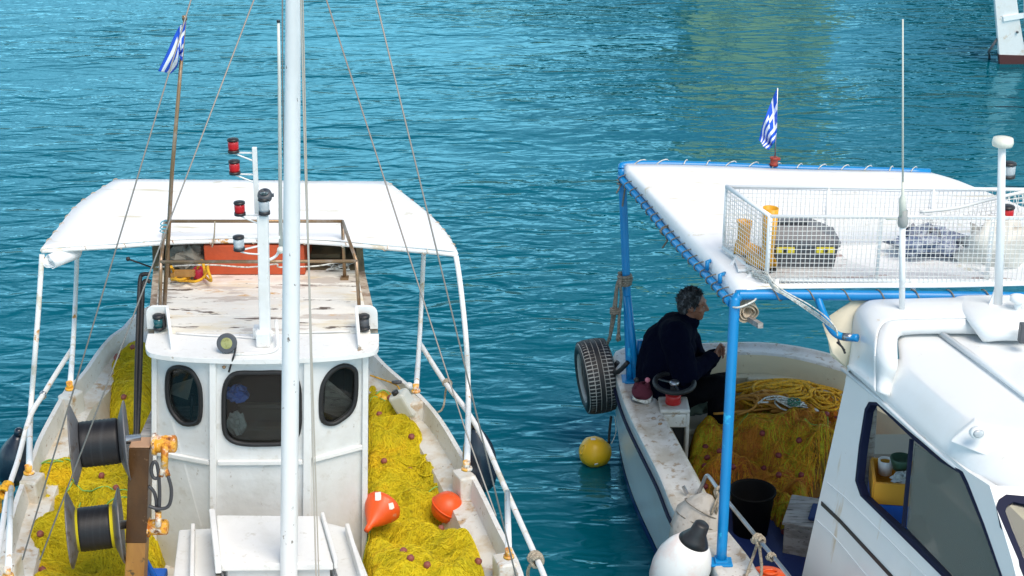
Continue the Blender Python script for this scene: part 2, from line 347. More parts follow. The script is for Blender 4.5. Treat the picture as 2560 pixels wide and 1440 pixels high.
# far shore: only ever seen mirrored in the ripples, above the picture's top edge
M_stone = mat('sunlit_stone', (.90, .62, .24), .9, layers=[(.3, .5, .7, (.70, .46, .18))])
M_quay = mat('quay_stone', (.20, .18, .13), .9, layers=[(1, .4, .6, (.12, .10, .07))])
M_leaf = mat('dark_foliage', (.03, .05, .02), .9, layers=[(1.5, .4, .6, (.015, .028, .012))])
M_bark = mat('bark', (.12, .09, .06), .9)
M_shut = mat('dark_shutter', (.06, .05, .04), .7)
mb = MB(); mb.box((0, 330, .0), (1200, 520, 2.0)); tag(mb.build('far_quay', M_quay), kind='structure')
def house(x0, x1, h, Y, label, m=M_stone, roof=M_shut):
    t = empty('harbour_house', ((x0+x1)/2, Y, 1.7)); tag(t, label, 'house')
    w_ = MB(); w_.box(((x0+x1)/2, Y+4, 1.7+h/2), (x1-x0, 8, h)); w_.build('wall', m, t)
    r = MB(); r.box(((x0+x1)/2, Y+4, 1.7+h+.15), (x1-x0+.5, 8.5, .3)); r.build('roof', roof, t)
    n = int((x1-x0)/3)
    for k in range(n):
        for fl in range(int(h/3)):
            q = MB(); q.box((x0+(k+.5)*(x1-x0)/n, Y-.03, 3.3+fl*3), (.9, .1, 1.4)); q.build('window', M_shut, t)
house(7.8, 14.0, 11, 72, 'sunlit ochre stone house on the far quay seen only as a golden reflection')
house(-2, 7.2, 2.5, 74, 'low pale stone house on the far quay left of the ochre house')
def tree(x, Y, h, label):
    t = empty('shore_tree', (x, Y, 1.7)); tag(t, label, 'tree', 'trees on the far quay')
    a = MB(); a.tube([(x, Y, 1.7), (x+.2, Y, 1.7+h*.4), (x, Y, 1.7+h*.7)], [.3, .22, .1]); a.build('trunk', M_bark, t)
    c = MB(); rr = random.Random(int(x*10))
    vs = []; fs = []
    for i in range(2200):
        d = V((rr.gauss(0, 1), rr.gauss(0, 1), rr.gauss(0, 1))).normalized()*(rr.random()**.4)
        p = V((x+d.x*h*.42, Y+d.y*h*.42, 1.7+h*.62+d.z*h*.38)); a1 = V((rr.uniform(-1, 1), rr.uniform(-1, 1), rr.uniform(-1, 1)))*.6; b1 = V((rr.uniform(-1, 1), rr.uniform(-1, 1), rr.uniform(-1, 1)))*.6
        k = len(vs); vs += [p, p+a1, p+b1]; fs.append((k, k+1, k+2))
    c.add(vs, fs); c.build('crown', M_leaf, t)
for i, (x, h) in enumerate(((16.8, 6.0), (20.5, 9), (25, 14), (30, 16), (35, 16), (5.2, 7), (2.2, 5))):
    tree(x, 70+(i % 2)*3, h, 'dark bushy tree on the far quay seen only as a reflection')

def hill():
    m = MB(); rows = []
    for j in range(14):
        rows.append([V((14+i*6, 110+j*9, 1.0+9*math.sin(math.pi*min(1, (i+.0)/9)*.5)*max(0, math.sin(math.pi*j/13))**.6*(.85+.3*noise.noise(V((i*.4, j*.4, 2)))))) for i in range(26)])
    m.grid(rows); tag(m.build('hill', M_leaf), kind='structure')
hill()
# ------------------------------------------------------------------ boat number one (white wooden boat, bow to the camera)
def resample(pts, n):
    pts = [V(p) for p in pts]; pts = pts+[pts[0]]; d = [0]
    for a, b in zip(pts, pts[1:]): d.append(d[-1]+(b-a).length)
    out = []; j = 0
    for k in range(n):
        t = d[-1]*k/n
        while d[j+1] < t: j += 1
        out.append(pts[j].lerp(pts[j+1], (t-d[j])/max(d[j+1]-d[j], 1e-9)))
    return out
def offset(loop, d, z):
    n = len(loop); out = []
    area = sum(loop[i].x*loop[(i+1) % n].y-loop[(i+1) % n].x*loop[i].y for i in range(n)); sg = 1 if area > 0 else -1
    for i in range(n):
        t = loop[(i+1) % n]-loop[i-1]; nn = V((-t.y, t.x, 0)).normalized()*sg
        out.append(V((loop[i].x+nn.x*d, loop[i].y+nn.y*d, z+loop[i].z)))
    return out
def rings(mb, loops, m=0, sm=True, fill=False):
    n = len(loops[0])
    vs = [p for L in loops for p in L]; fs = []
    for i in range(len(loops)-1):
        for k in range(n): fs.append((i*n+k, i*n+(k+1) % n, (i+1)*n+(k+1) % n, (i+1)*n+k))
    if fill: fs.append(tuple((len(loops)-1)*n+k for k in range(n)))
    mb.add(vs, fs, m, sm); return mb
def squash(loop, f, z, axis):
    out = []
    for p in loop:
        a = axis(p.y); out.append(V((a+(p.x-a)*f, p.y, z)))
    return out

RZ = 1.10
Lpx = [(370, 787), (310, 825), (258, 858), (201, 937), (167, 965), (99, 1086), (80, 1134), (40, 1235), (8, 1343)]
Rpx = [(950, 895), (999, 940), (1051, 985), (1103, 1044), (1162, 1141), (1207, 1225), (1252, 1318), (1308, 1433)]
left = [PZ(x, y, 0) if 0 else PZ(x, y, RZ) for x, y in Lpx]; right = [PZ(x, y, RZ) for x, y in Rpx]
loop = [V((-2.45, 14.9, RZ))]+left+[V((-3.36, 9.2, RZ)), V((-3.15, 8.2, RZ)), V((-2.55, 7.1, RZ)), V((-1.5, 6.0, RZ)), V((-.6, 7.0, RZ)), V((-.05, 8.0, RZ)), V((.10, 8.9, RZ))]+right[::-1]+[V((-1.55, 14.0, RZ))]
loop = resample(smooth(loop, 6, True), 120)
for p in loop: p.z = max(0, p.y-13.3)*.12+max(0, 8.5-p.y)*.12
B1 = empty('fishing_boat', (-1.9, 10.5, 0))
tag(B1, 'white wooden fishing boat with wheelhouse, tall white mast and yellow nets, bow towards the quay', 'fishing boat')
axis1 = lambda y: -1.9-.165*(y-11)
o0 = offset(loop, 0, RZ); o1 = offset(loop, .035, RZ); o2 = offset(loop, .055, RZ-.15); o3 = offset(loop, .21, RZ-.17); o4 = offset(loop, .27, RZ-.38); o5 = offset(loop, .30, .55)
mb = MB(); rings(mb, [offset(loop, 0, RZ-.001), offset(loop, .0, RZ-.3), squash(offset(loop, .06, 0), .93, .35, axis1), squash(loop, .86, 0, axis1), squash(loop, .55, -.5, axis1), squash(loop, .02, -.7, axis1)])
mb.build('hull', M_hull, B1)
mb = MB(); rings(mb, [o0, o1, o2], sm=False); mb.build('bulwark', M_rim, B1)
mb = MB(); rings(mb, [o2, o3], sm=False); mb.build('side_ledge', M_ledge, B1)
mb = MB(); rings(mb, [o3, o4, o5], sm=False, fill=True); mb.build('deck', M_deckw, B1)
mb = MB(); pts = offset(loop, -.03, RZ-.22); mb.tube(pts, .035, 6, closed=True); mb.build('rubbing_strake', M_rim, B1)
# blocks under the posts
def block(px, py, m=M_ledge, rz=0, s_=(.13, .17, .22)):
    p = PZ(px, py, RZ+.01); mb = MB(); mb.box((p.x, p.y, RZ-.09), s_, rz); return mb.build('post_block', m, B1, bevel=.015)
for q in ((1030, 1000, R(30)), (1160, 1185, R(24)), (1262, 1400, R(18)), (176, 985, R(-25)), (80, 1195, R(-10)), (22, 1400, R(-4))): block(q[0], q[1], rz=q[2])

# wheelhouse
YW = 10.4
def wpt(px, py, Y): return PY(px, py, Y)
TL, TR_ = 893, 893
cL = [PY(532, 893, YW), PY(532, 1420, YW)]; cR = [PY(770, 893, YW), PY(770, 1420, YW)]
lL = [PY(381, 885, YW+.20), PY(379, 1420, YW+.24)]; rR = [PY(920, 880, YW+.20), PY(916, 1420, YW+.24)]
z4 = lambda x, y: (340+x/2.482, 860+y/2.482)
def plane(a, b, c):
    n_ = (V(b)-V(a)).cross(V(c)-V(a)).normalized(); return V(a), n_
WH = MB()
def win(pxs, pl, wall_in, pane_name='window', glass=M_glass, parent=None, r=.019, gm=M_rubber, n=3):
    pts = [PP(x, y, *pl) for x, y in pxs]; pts = smooth(pts, n, True)
    c = sum(pts, V())/len(pts); hole = [c+(p-c)*.96 for p in pts]; return pts, hole, c
def shrink(pts, d):
    c = V((sum(p[0] for p in pts)/len(pts), sum(p[1] for p in pts)/len(pts), 0)); out = []
    for p in pts:
        v = V((p[0], p[1], 0))-c; k = max(v.length-d, 1)/v.length; out.append((c.x+v.x*k, c.y+v.y*k))
    return out
w1 = shrink([z4(*p) for p in ((290,128),(235,130),(195,160),(180,250),(190,370),(230,450),(300,510),(390,500),(415,430),(420,300),(400,220),(350,150))], 7)
w2 = shrink([z4(*p) for p in ((620,165),(760,160),(900,160),(990,185),(1025,260),(1032,400),(1030,500),(1010,580),(950,625),(800,638),(650,632),(570,600),(535,540),(528,400),(535,270),(565,200))], 7)
w3 = shrink([z4(*p) for p in ((1290,115),(1360,140),(1378,200),(1375,350),(1340,430),(1280,480),(1215,510),(1150,490),(1132,400),(1135,280),(1160,210),(1210,150))], 7)
# the wheelhouse is one shell of five walls; the three front ones carry the windows
wh = MB(); frames = []
for quad, wpx in (((lL, cL), w1), ((cL, cR), w2), ((cR, rR), w3)):
    (a, b), (c, d) = quad; pl = plane(a, b, c); n_ = pl[1]
    if n_.y > 0: n_ = -n_
    pts = smooth([PP(x, y, *pl) for x, y in wpx], 3, True); frames.append((pts, n_))
    wh.panel([a, c, d, b], [pts], -n_*.03)
bkL = lL[0]+V((-.37, 2.3, 0)); bkR = rR[0]+V((-.37, 2.3, 0))
bkLb = lL[1]+V((-.37, 2.3, 0)); bkRb = rR[1]+V((-.37, 2.3, 0))
wh.panel([lL[0], lL[1], bkLb, bkL], [], V((.03, 0, 0))); wh.panel([rR[0], rR[1], bkRb, bkR], [], V((-.03, 0, 0)))
wh.panel([bkL, bkLb, bkRb, bkR], [], V((0, -.03, 0)))
WHO = wh.build('wheelhouse', M_wwall, B1)
for pts, n_ in frames:
    mb = MB(); mb.tube([p+n_*.006 for p in pts], .0175, 8, closed=True, flat=1.0); mb.build('window_frame', M_rubber, WHO)
    mb = MB(); mb.panel([p-n_*.008 for p in pts], [], -n_*.004); mb.build('window_pane', M_glass, WHO)
tr = MB()   # battens
def vb(px0, py0, px1, py1, Y, wd=.05, off=.012):
    tr.bar(PY(px0, py0, Y-off), PY(px1, py1, Y-off), wd, .03)
vb(532, 895, 533, 1420, YW, .045); vb(770, 895, 766, 1420, YW, .055)
vb(386, 890, 385, 1420, YW+.19, .035); vb(914, 885, 911, 1420, YW+.19, .04)
tr.bar(PY(545, 1157, YW-.012), PY(757, 1155, YW-.012), .026, .036); tr.bar(PY(392, 1132, YW+.18), PY(523, 1156, YW+.0), .026, .036)
tr.bar(PY(781, 1150, YW-.0), PY(906, 1117, YW+.18), .026, .036)
tr.build('batten', M_white, WHO, bevel=.006)
# interior of the wheelhouse seen through the panes
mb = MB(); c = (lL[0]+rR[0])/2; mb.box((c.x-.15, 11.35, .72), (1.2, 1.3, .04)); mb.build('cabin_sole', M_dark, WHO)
mb = MB()  # dark sheets added inside the walls so the interior reads as shade
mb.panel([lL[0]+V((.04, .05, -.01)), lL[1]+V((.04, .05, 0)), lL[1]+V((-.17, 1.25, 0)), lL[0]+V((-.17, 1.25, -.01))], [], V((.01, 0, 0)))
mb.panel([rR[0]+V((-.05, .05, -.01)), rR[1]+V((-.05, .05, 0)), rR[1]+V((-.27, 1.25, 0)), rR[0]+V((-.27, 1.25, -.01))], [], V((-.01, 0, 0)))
mb.panel([lL[0]+V((-.17, 1.26, -.01)), lL[1]+V((-.17, 1.26, 0)), rR[1]+V((-.27, 1.26, 0)), rR[0]+V((-.27, 1.26, -.01))], [], V((0, .01, 0))); mb.build('shade_lining', M_dark, WHO)
mb = MB(); a = PY(660, 1090, 11.0); mb.box(PY(672, 1105, 10.98), (.52, .12, .30), m=0); mb.box(PY(680, 1040, 11.1), (.5, .06, .22)); mb.build('seat', mat('seat_vinyl', (.17, .155, .12), .6), WHO, bevel=.04)
mb = MB(); mb.box(PY(455, 1048, 10.85), (.34, .25, .10)); mb.box(PY(470, 1080, 10.8), (.42, .3, .10)); mb.box(PY(455, 1100, 10.8), (.5, .4, .3)); mb.build('dashboard', M_weath, WHO, bevel=.01)
mb = MB(); mb.tube([PY(478, 1050, 10.7), PY(480, 985, 10.72)], [.006, .016], 8); mb.build('lever', M_black, WHO)
def crumple(name, c, r, m, seed, parent=None, lab=None, cat=None):
    rr = random.Random(seed); mb = MB(); mb.ball(c, r, 16); mb.v = [tuple(V(p)+(V(p)-V(c)).normalized()*rr.uniform(-.3, .25)*max(r)) for p in mb.v]; mb.s = [False]*len(mb.s)
    o = mb.build(name, m, parent)
    if lab: tag(o, lab, cat)
    return o
crumple('plastic_bag', PY(592, 985, 10.62), (.075, .06, .06), M_ablue, 3, None, 'crumpled blue plastic bag behind the middle wheelhouse window', 'plastic bag')
crumple('plastic_bag', PY(592, 1058, 10.6), (.06, .05, .08), M_film2, 5, None, 'crumpled clear plastic bag low behind the middle wheelhouse window', 'plastic bag')
mb = MB(); mb.hexa([PY(425, 985, 10.75), PY(470, 1000, 10.75), PY(470, 1000, 10.76), PY(425, 985, 10.76)], [PY(430, 962, 10.8), PY(483, 945, 10.8), PY(483, 945, 10.81), PY(430, 962, 10.81)])
tag(mb.build('paper_sheet', M_card), 'beige sheet of paper behind the left wheelhouse window', 'paper')
mb = MB(); mb.hexa([PY(815, 960, 10.7), PY(880, 1010, 10.7), PY(865, 1050, 10.75), PY(810, 1030, 10.75)], [PY(815, 945, 10.72), PY(880, 1000, 10.72), PY(865, 1040, 10.77), PY(810, 1015, 10.77)])
tag(mb.build('plastic_tray', M_weath), 'grey board leaning behind the right wheelhouse window', 'board')
# small hook with rag under the roof
mb = MB(); mb.tube(smooth([PZ(590, 865, 2.32), PY(586, 885, 10.35), PY(578, 910, 10.36), PY(572, 930, 10.37)], 3), .007, 6); mb.build('lamp_cable', M_black, WHO)
mb = MB(); mb.ball(PY(560, 918, 10.37), (.014, .012, .012), 10); mb.build('cable_gland', M_bronze, WHO)

# roof: front lip, planks, mossy rear with awning shade in its dark colour
RT = 2.30
front = [(363, 862), (367, 876), (385, 885), (450, 893), (560, 898), (650, 899), (760, 896), (860, 889), (925, 880), (944, 870), (947, 856)]
fp = smooth([PZ(x, y, RT) for x, y in front], 3)
yb = 10.78
def rx(side, y): return (-2.540-.165*(y-10.7)) if side < 0 else (-.915-.165*(y-10.7))
mb = MB(); mb.panel([V((rx(-1, yb)+.004, yb, RT))]+fp+[V((rx(1, yb)-.004, yb, RT))], [], V((0, 0, -.035)))
ROOF = mb.build('roof', M_white, B1, bevel=.008)
ys = [10.785, 11.10, 11.42, 11.72, 12.0]
for i in range(4):
    y0, y1 = ys[i]+.004, ys[i+1]-.004; mb = MB()
    z1 = RT+.002
    mb.hexa([V((rx(-1, y0)+.05, y0, z1-.04)), V((rx(1, y0)-.06, y0, z1-.04)), V((rx(1, y1)-.06, y1, z1-.04)), V((rx(-1, y1)+.05, y1, z1-.04))],
            [V((rx(-1, y0)+.05, y0, z1)), V((rx(1, y0)-.06, y0, z1)), V((rx(1, y1)-.06, y1, z1)), V((rx(-1, y1)+.05, y1, z1))])
    mb.build('plank', M_plank, ROOF, bevel=.004)
M_edge = mat('worn_edge_wood', (.50, .44, .36), .8, layers=[(12, .45, .6, (.28, .2, .14)), (8, .6, .7, (.10, .07, .05))], bump=(25, .8))
for sgn in (-1, 1):
    mb = MB()
    for i in range(1):
        y0 = 10.9; y1 = 12.1; x0, x1 = rx(sgn, y0), rx(sgn, y1); dz = .004*random.random()
        a = .05 if sgn < 0 else -.06
        mb.hexa([V((x0, y0, RT-.05)), V((x0+a, y0, RT-.05)), V((x1+a, y1, RT-.05)), V((x1, y1, RT-.05))], [V((x0, y0, RT-.006+dz)), V((x0+a, y0, RT-.006+dz)), V((x1+a, y1, RT-.006+dz)), V((x1, y1, RT-.006+dz))])
    mb.build('roof_edge', M_edge, ROOF, bevel=.004)
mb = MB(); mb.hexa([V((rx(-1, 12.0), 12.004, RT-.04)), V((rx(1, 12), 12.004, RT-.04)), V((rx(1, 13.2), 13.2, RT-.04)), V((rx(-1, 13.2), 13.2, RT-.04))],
               [V((rx(-1, 12.0), 12.004, RT-.001)), V((rx(1, 12), 12.004, RT-.001)), V((rx(1, 13.2), 13.2, RT-.001)), V((rx(-1, 13.2), 13.2, RT-.001))]); mb.build('rear_roof', M_moss_shade, ROOF)
mb = MB()
for sgn in (-1, 1):
    p = [V((rx(sgn, 12.0), 12.0, RT)), V((rx(sgn, 12.35), 12.35, RT)), V((rx(sgn, 13.15), 13.15, RT))]
    x = p[0].x
    poly = [V((rx(sgn, 12.0), 12.0, RT)), V((rx(sgn, 13.1), 13.1, RT)), V((rx(sgn, 13.1), 13.1, RT+.20)), V((rx(sgn, 12.45), 12.45, RT+.20)), V((rx(sgn, 12.15), 12.15, RT+.15))]
    mb.panel(poly, [], V((-sgn*.05, 0, 0)))
mb.box((rx(0, 13.1)-1.0 if 0 else (rx(-1, 13.1)+rx(1, 13.1))/2, 13.12, RT+.10), (1.6, .05, .20))
mb.build('roof_coaming', M_moss_shade, ROOF)
# red box and clutter on the roof
mb = MB(); a = PZ(512, 691, RT+.004); b = PZ(762, 691, RT+.004)
mb.box(((a.x+b.x)/2, a.y+.28, RT+.125), ((b.x-a.x), .5, .24)); rb = mb.build('storage_box', M_redbox, bevel=.008)
tag(rb, 'orange red wooden box on the wheelhouse roof under the awning', 'storage box')
mb = MB(); a = PZ(870, 690, RT+.006); b = PZ(765, 691, RT+.004); mb.box((b.x+.10, 12.45, RT+.02), (.25, .4, .03)); mb.build('hatch_frame', M_moss_shade, ROOF)
mb = MB(); c = PZ(494, 688, RT+.055); mb.ball(c+V((0, .05, 0)), (.054, .052, .054), 14); bo = mb.build('round_float', mat('crimson_plastic', (.5, .015, .05), .4)); tag(bo, 'crimson ball float beside the red box on the wheelhouse roof', 'float')
mb = MB(); mb.box(PZ(455, 695, RT+.03)+V((0, .03, 0)), (.17, .06, .055)); mb.box(PZ(462, 683, RT+.09), (.15, .05, .04)); tag(mb.build('wood_offcut', M_ochre), 'short wooden blocks stacked beside the yellow rope on the wheelhouse roof', 'wood')
mb = MB(); yr = [(430, 695), (455, 697), (485, 685), (500, 660), (507, 650), (512, 670), (515, 690), (530, 700), (522, 675), (520, 658), (512, 690), (490, 702), (470, 700), (445, 698), (438, 680), (430, 665)]
mb.tube(smooth([PZ(x, y-2, RT+.03+(.12 if y < 680 else .02)+.02*math.sin(i*2))+V((0, -.03, 0)) for i, (x, y) in enumerate(yr)], 4), .011, 6); tag(mb.build('rope_coil', M_yrope), 'thin yellow rope looped on the wheelhouse roof beside the red box', 'rope')
rr = random.Random(4); c = PZ(845, 668, RT+.02)
pts = [c+V((rr.gauss(0, .06), rr.gauss(0, .06), abs(rr.gauss(0, .015)))) for _ in range(26)]; mb = MB(); mb.tube(smooth(pts, 3), .004, 4)
tag(mb.build('cord_tangle', M_wrope), 'white cord tangle on the mossy rear right of the wheelhouse roof', 'cord')
mb = MB(); mb.tube(smooth([PZ(390, 668, RT+.03), PY(520, 662, 11.7), PY(620, 668, 11.8), PY(690, 660, 11.7), PY(700, 668, 11.75), PY(790, 665, 11.8), PY(845, 655, 11.9)], 4), .006, 5); mb.build('thin_cord', M_wrope, ROOF)
crumple('crumpled_tarp', PZ(470, 640, RT+.12), (.16, .12, .10), mat('grey_cloth', (.20, .19, .16), .9), 8, None, 'crumpled grey cloth under the awning left of the red box', 'cloth')
# cables across the roof
mb = MB(); mb.tube(smooth([PZ(440, 832, RT+.012), PZ(520, 838, RT+.012), PZ(600, 842, RT+.012), PZ(640, 846, RT+.012)], 3), .007, 6); mb.tube(smooth([PZ(590, 885, RT+.012), PZ(660, 882, RT+.012), PZ(690, 872, RT+.02), PZ(694, 850, RT+.05), PY(690, 800, 10.7)], 4), .012, 6)
mb.tube(smooth([PZ(710, 832, RT+.012), PZ(800, 830, RT+.012), PZ(875, 828, RT+.012)], 3), .006, 6); mb.build('cable', M_white, ROOF)

# side-light boxes
def sidelight(sg):
    t = MB()
    if sg < 0: X0, X1, Xi, XiF = 366, 424, 428, 434
    else: X0, X1, Xi, XiF = 944, 888, 880, 895
    Y0 = 10.86
    b0 = PZ(X0, 826, RT); zt = RT+.175
    xl, xi = PY(X0, 800, Y0).x, PY(X1, 800, Y0).x
    # rounded back board
    arc = [V((xi, Y0, RT)), V((xi, Y0, zt))]+[V((xl+(.06*(1-math.sin(q)))*(-sg)*-1 if 0 else xl-sg*.06+sg*.06*math.sin(q), Y0, zt-.06+.06*math.cos(q))) for q in [i*math.pi/8 for i in range(5)]]+[V((xl, Y0, RT))]
    t.panel(arc, [], V((0, .022, 0)))
    # inner board sloping to the front
    Yf = 10.50; xf = PY(XiF, 860, Yf).x
    t.panel([V((xi, Y0, RT)), V((xi, Y0, zt)), V((xi+(xf-xi)*.1, Y0-.04, zt)), V((xf, Yf, RT+.035)), V((xf, Yf, RT))], [], V((-sg*-.022 if 0 else sg*.022, 0, 0)))
    o = t.build('side_light_board', M_white, ROOF, bevel=.004)
    lx = xi+sg*.068; c = V((lx, Y0-.05, RT+.075))
    m = MB(); m.lathe([(.036, -.055), (.040, -.05), (.040, -.035)], c, n=16); m.lathe([(.040, .035), (.040, .05), (.03, .058)], c, n=16); m.box(c+V((-sg*.03, .01, 0)), (.03, .05, .10)); L = m.build('side_light', M_black, ROOF)
    m = MB(); m.lathe([(.035, -.035), (.035, .035)], c, n=16); m.build('lens', M_green if sg < 0 else M_dgrey, L)
sidelight(-1); sidelight(1)
# round spotlight
c = PY(567, 858, 10.46); ax = V((-.02, -.93, .32)).normalized()
m = MB(); m.lathe([(.02, .05), (.055, .045), (.068, .02), (.068, -.012), (.062, -.012)], c, -ax, n=28); m.bar(c+V((0, .03, -.08)), c+V((0, .03, -.02)), .05, .03); sp = m.build('spotlight', M_dgrey, ROOF)
m = MB(); m.lathe([(.062, .0), (.058, .008), (.03, .014), (0.001, .015)], c, ax, n=28); m.build('lens', M_lamp, sp)

# light mast with lamps
LM = MB(); b = PY(663, 840, 10.62); t_ = PY(657, 537, 10.62); LM.bar(b, t_, .072, .065); lm = LM.build('light_mast', M_white, B1, bevel=.006)
m = MB(); c = PZ(664, 850, RT); m.box((c.x, 10.60, RT+.055), (.095, .13, .11)); m.box((c.x, 10.62, RT+.07), (.13, .04, .04)); m.box(PY(643, 835, 10.72), (.05, .08, .12)); m.build('mast_foot', M_white, lm, bevel=.01)
m = MB(); m.bar(PY(643, 535, 10.72), PY(636, 368, 10.72), .032, .025); m.build('upper_pole', M_white, lm, bevel=.004)
def lamp(px, py, Y, lens, parent, r=.036, h=.075, arm=None, name='mast_light', k=1.0):
    c = PY(px, py, Y); r *= k; h *= k
    m = MB(); m.lathe([(r*.7, -h*.72), (r*1.08, -h*.66), (r*1.08, -h*.42), (r*.3, -h*.42), (r*.3, h*.42), (r, h*.42), (r*1.1, h*.42), (r*1.05, h*.58), (r*.6, h*.66)], c, n=20)
    o = m.build(name, M_black if lens in (M_red, M_pink) or True else M_black, parent)
    m = MB(); m.lathe([(r*.94, -h*.42), (r*1.0, -h*.2), (r*1.0, h*.2), (r*.94, h*.42)], c, n=20); m.build('lens', lens, o)
    if arm:
        m = MB(); e = PY(*arm); m.bar(c+V((0, .01, -h*.72)), V((e.x, e.y, c.z-h*.72)), .012, .008); m.tube(smooth([c+V((0, 0, -h*.75)), c.lerp(e, .4)+V((0, -.01, -h*1.0)), V((e.x, e.y, c.z-h*1.5))], 4), .006, 5); m.build('bracket', M_white, o)
    return o
lamp(583, 363, 10.72, M_red, lm, arm=(634, 363, 10.72)); lamp(586, 417, 10.72, M_red, lm, arm=(636, 417, 10.72)); lamp(599, 520, 10.66, M_red, lm, arm=(645, 520, 10.66))
lamp(597, 607, 10.5, M_clear, lm, arm=(650, 600, 10.6), h=.08)
lamp(660, 514, 10.6, M_clear, lm, h=.09)
m = MB(); c = PY(662, 488, 10.62); m.lathe([(.045, -.03), (.05, 0), (.045, .02), (.03, .025)], c, V((0, -.5, .8)), n=20); m.lathe([(.018, .02), (.018, .03), (.03, .035)], c, V((0, -.5, .8)), n=16, m=1)
m.box(c+V((.045, 0, .0)), (.03, .02, .02)); m.build('masthead_bracket', [M_dgrey, M_steel], lm)
m = MB(); m.tube([PY(702, 622, 10.7), PY(698, 180, 10.7), PY(696, 52, 10.7)], [.014, .011, .009], 8); m.lathe([(.022, -.02), (.026, 0), (.022, .03)], PY(702, 625, 10.66), V((0, -1, .2)), n=16); ant = m.build('whip_antenna', mat('cream_fibreglass', (.66, .66, .60), .4), B1)
m = MB(); m.tube([PY(696, 56, 10.7), PY(696, 50, 10.7)], .012, 8); m.build('tip', M_black, ant)
m = MB(); m.tube(smooth([PY(700, 622, 10.7), PY(690, 640, 10.68), PY(672, 650, 10.65)], 3), .01, 6); m.bar(PY(655, 600, 10.62), PY(702, 592, 10.7), .02, .02); m.bar(PY(654, 598, 10.62), PY(570, 590, 10.58), .012, .01); m.build('bracket', M_white, ant)

# roof rail + flag pole
m = MB(); r = .0135
bl, br = PZ(400, 775, RT), PZ(898, 772, RT)
tl, tr_ = PY(402, 655, bl.y), PY(891, 653, br.y)
fl_, fr_ = PY(413, 553, 11.85), PY(856, 553, 11.85); fbr = PZ(862, 698, RT)
m.tube([bl, tl], r); m.tube([br, tr_], r); m.tube([tl, tr_], r); m.tube([fl_, fr_], r); m.tube([tl, fl_], r); m.tube([tr_, fr_], r); m.tube([fbr, fr_], r)
m.tube([fl_, V((fl_.x, fl_.y, RT))], r); m.box(fbr+V((0, 0, .01)), (.06, .06, .02))
m.build('roof_rail', M_bronze, B1)
m = MB(); fpb = PY(410, 655, 11.25); m.tube([PZ(402, 770, RT+.01)+V((.02, .03, 0)), PY(430, 430, 11.25), PY(462, 48, 11.25)], [.016, .015, .012], 10); m.lathe([(.018, 0), (.018, .03)], PY(462, 50, 11.25), n=10); m.build('flag_pole', M_bronze, B1)
m = MB(); m.tube(smooth([PY(410, 553+i*3, 11.25)+V((.03*math.cos(i*2), .03*math.sin(i*2), 0)) for i in range(10)], 3), .004, 5); m.build('lashing', mat('cyan_cord', (.1, .4, .5), .7), B1)
m = MB(); m.tube(smooth([PY(537, 553, 11.84), PY(536, 580, 11.82), PY(534, 600, 11.83), PY(530, 618, 11.82)], 3), .006, 5); m.build('cord_end', M_rope, B1)

# awning over the stern
AY = 11.5
fe = smooth([PY(x, y, AY+.40*(1-((x-622)/518)**2)) for x, y in ((104, 628), (200, 622), (300, 616), (420, 607), (560, 603), (700, 603), (820, 608), (960, 620), (1060, 629), (1140, 637))], 2)
sl_ = smooth([PY(106, 626, AY), PY(150, 572, 12.0), PY(200, 512, 12.6), PY(290, 453, 13.35)], 4)
sr_ = smooth([PY(1140, 634, AY), PY(1115, 590, 11.95), PY(1065, 535, 12.55), PY(968, 459, 13.35)], 4)
NF = len(fe); rows = []
for i in range(NF):
    u = i/(NF-1); row = []
    f0 = fe[i]; b0 = sl_[-1].lerp(sr_[-1], u)
    for j in range(len(sl_)):
        t = j/(len(sl_)-1); ls, rs_ = sl_[j], sr_[j]
        # Coons patch
        lin_ = f0.lerp(b0, t); side = ls.lerp(rs_, u); bil = fe[0].lerp(fe[-1], u).lerp(sl_[-1].lerp(sr_[-1], u), t)
        p = lin_+side-bil; p.z += .025*math.sin(math.pi*u)*math.sin(math.pi*t)+.004*noise.noise(p*4)
        row.append(p)
    rows.append(row)
m = MB(); m.grid([[p+V((0, 0, .012)) for p in r_] for r_ in rows], .008); m.build('awning', M_tarp, B1)
m = MB(); m.tube(fe, .017, 8); m.tube(sl_, .017, 8); m.tube(sr_, .017, 8); m.tube([sl_[-1], sr_[-1]], .013, 8); m.build('awning_frame', M_pipe, B1)
M_lace = mat('dirty_lacing', (.55, .42, .30), .8, layers=[(5, .5, .6, (.66, .64, .6)), (8, .6, .65, RUST)])
def loops_on(pts, step, r0, tr_=.004):
    acc = 0
    for a, b in zip(pts, pts[1:]):
        acc += (b-a).length
        if acc > step:
            acc = 0; t = (b-a).normalized(); x, y = frame(t); mm = MB()
            mm.tube([a+(x*math.cos(q)+y*math.sin(q))*r0+t*(.02*q/3.1) for q in [i*math.pi/5 for i in range(11)]], tr_, 4); mm.build('lacing', M_lace, B1)
loops_on(smooth(sl_, 3), .18, .022); loops_on(smooth(sr_, 3), .18, .022); loops_on(smooth(fe, 2), .3, .022)
loops_on([sl_[-1].lerp(sr_[-1], i/40) for i in range(41)], .22, .018)
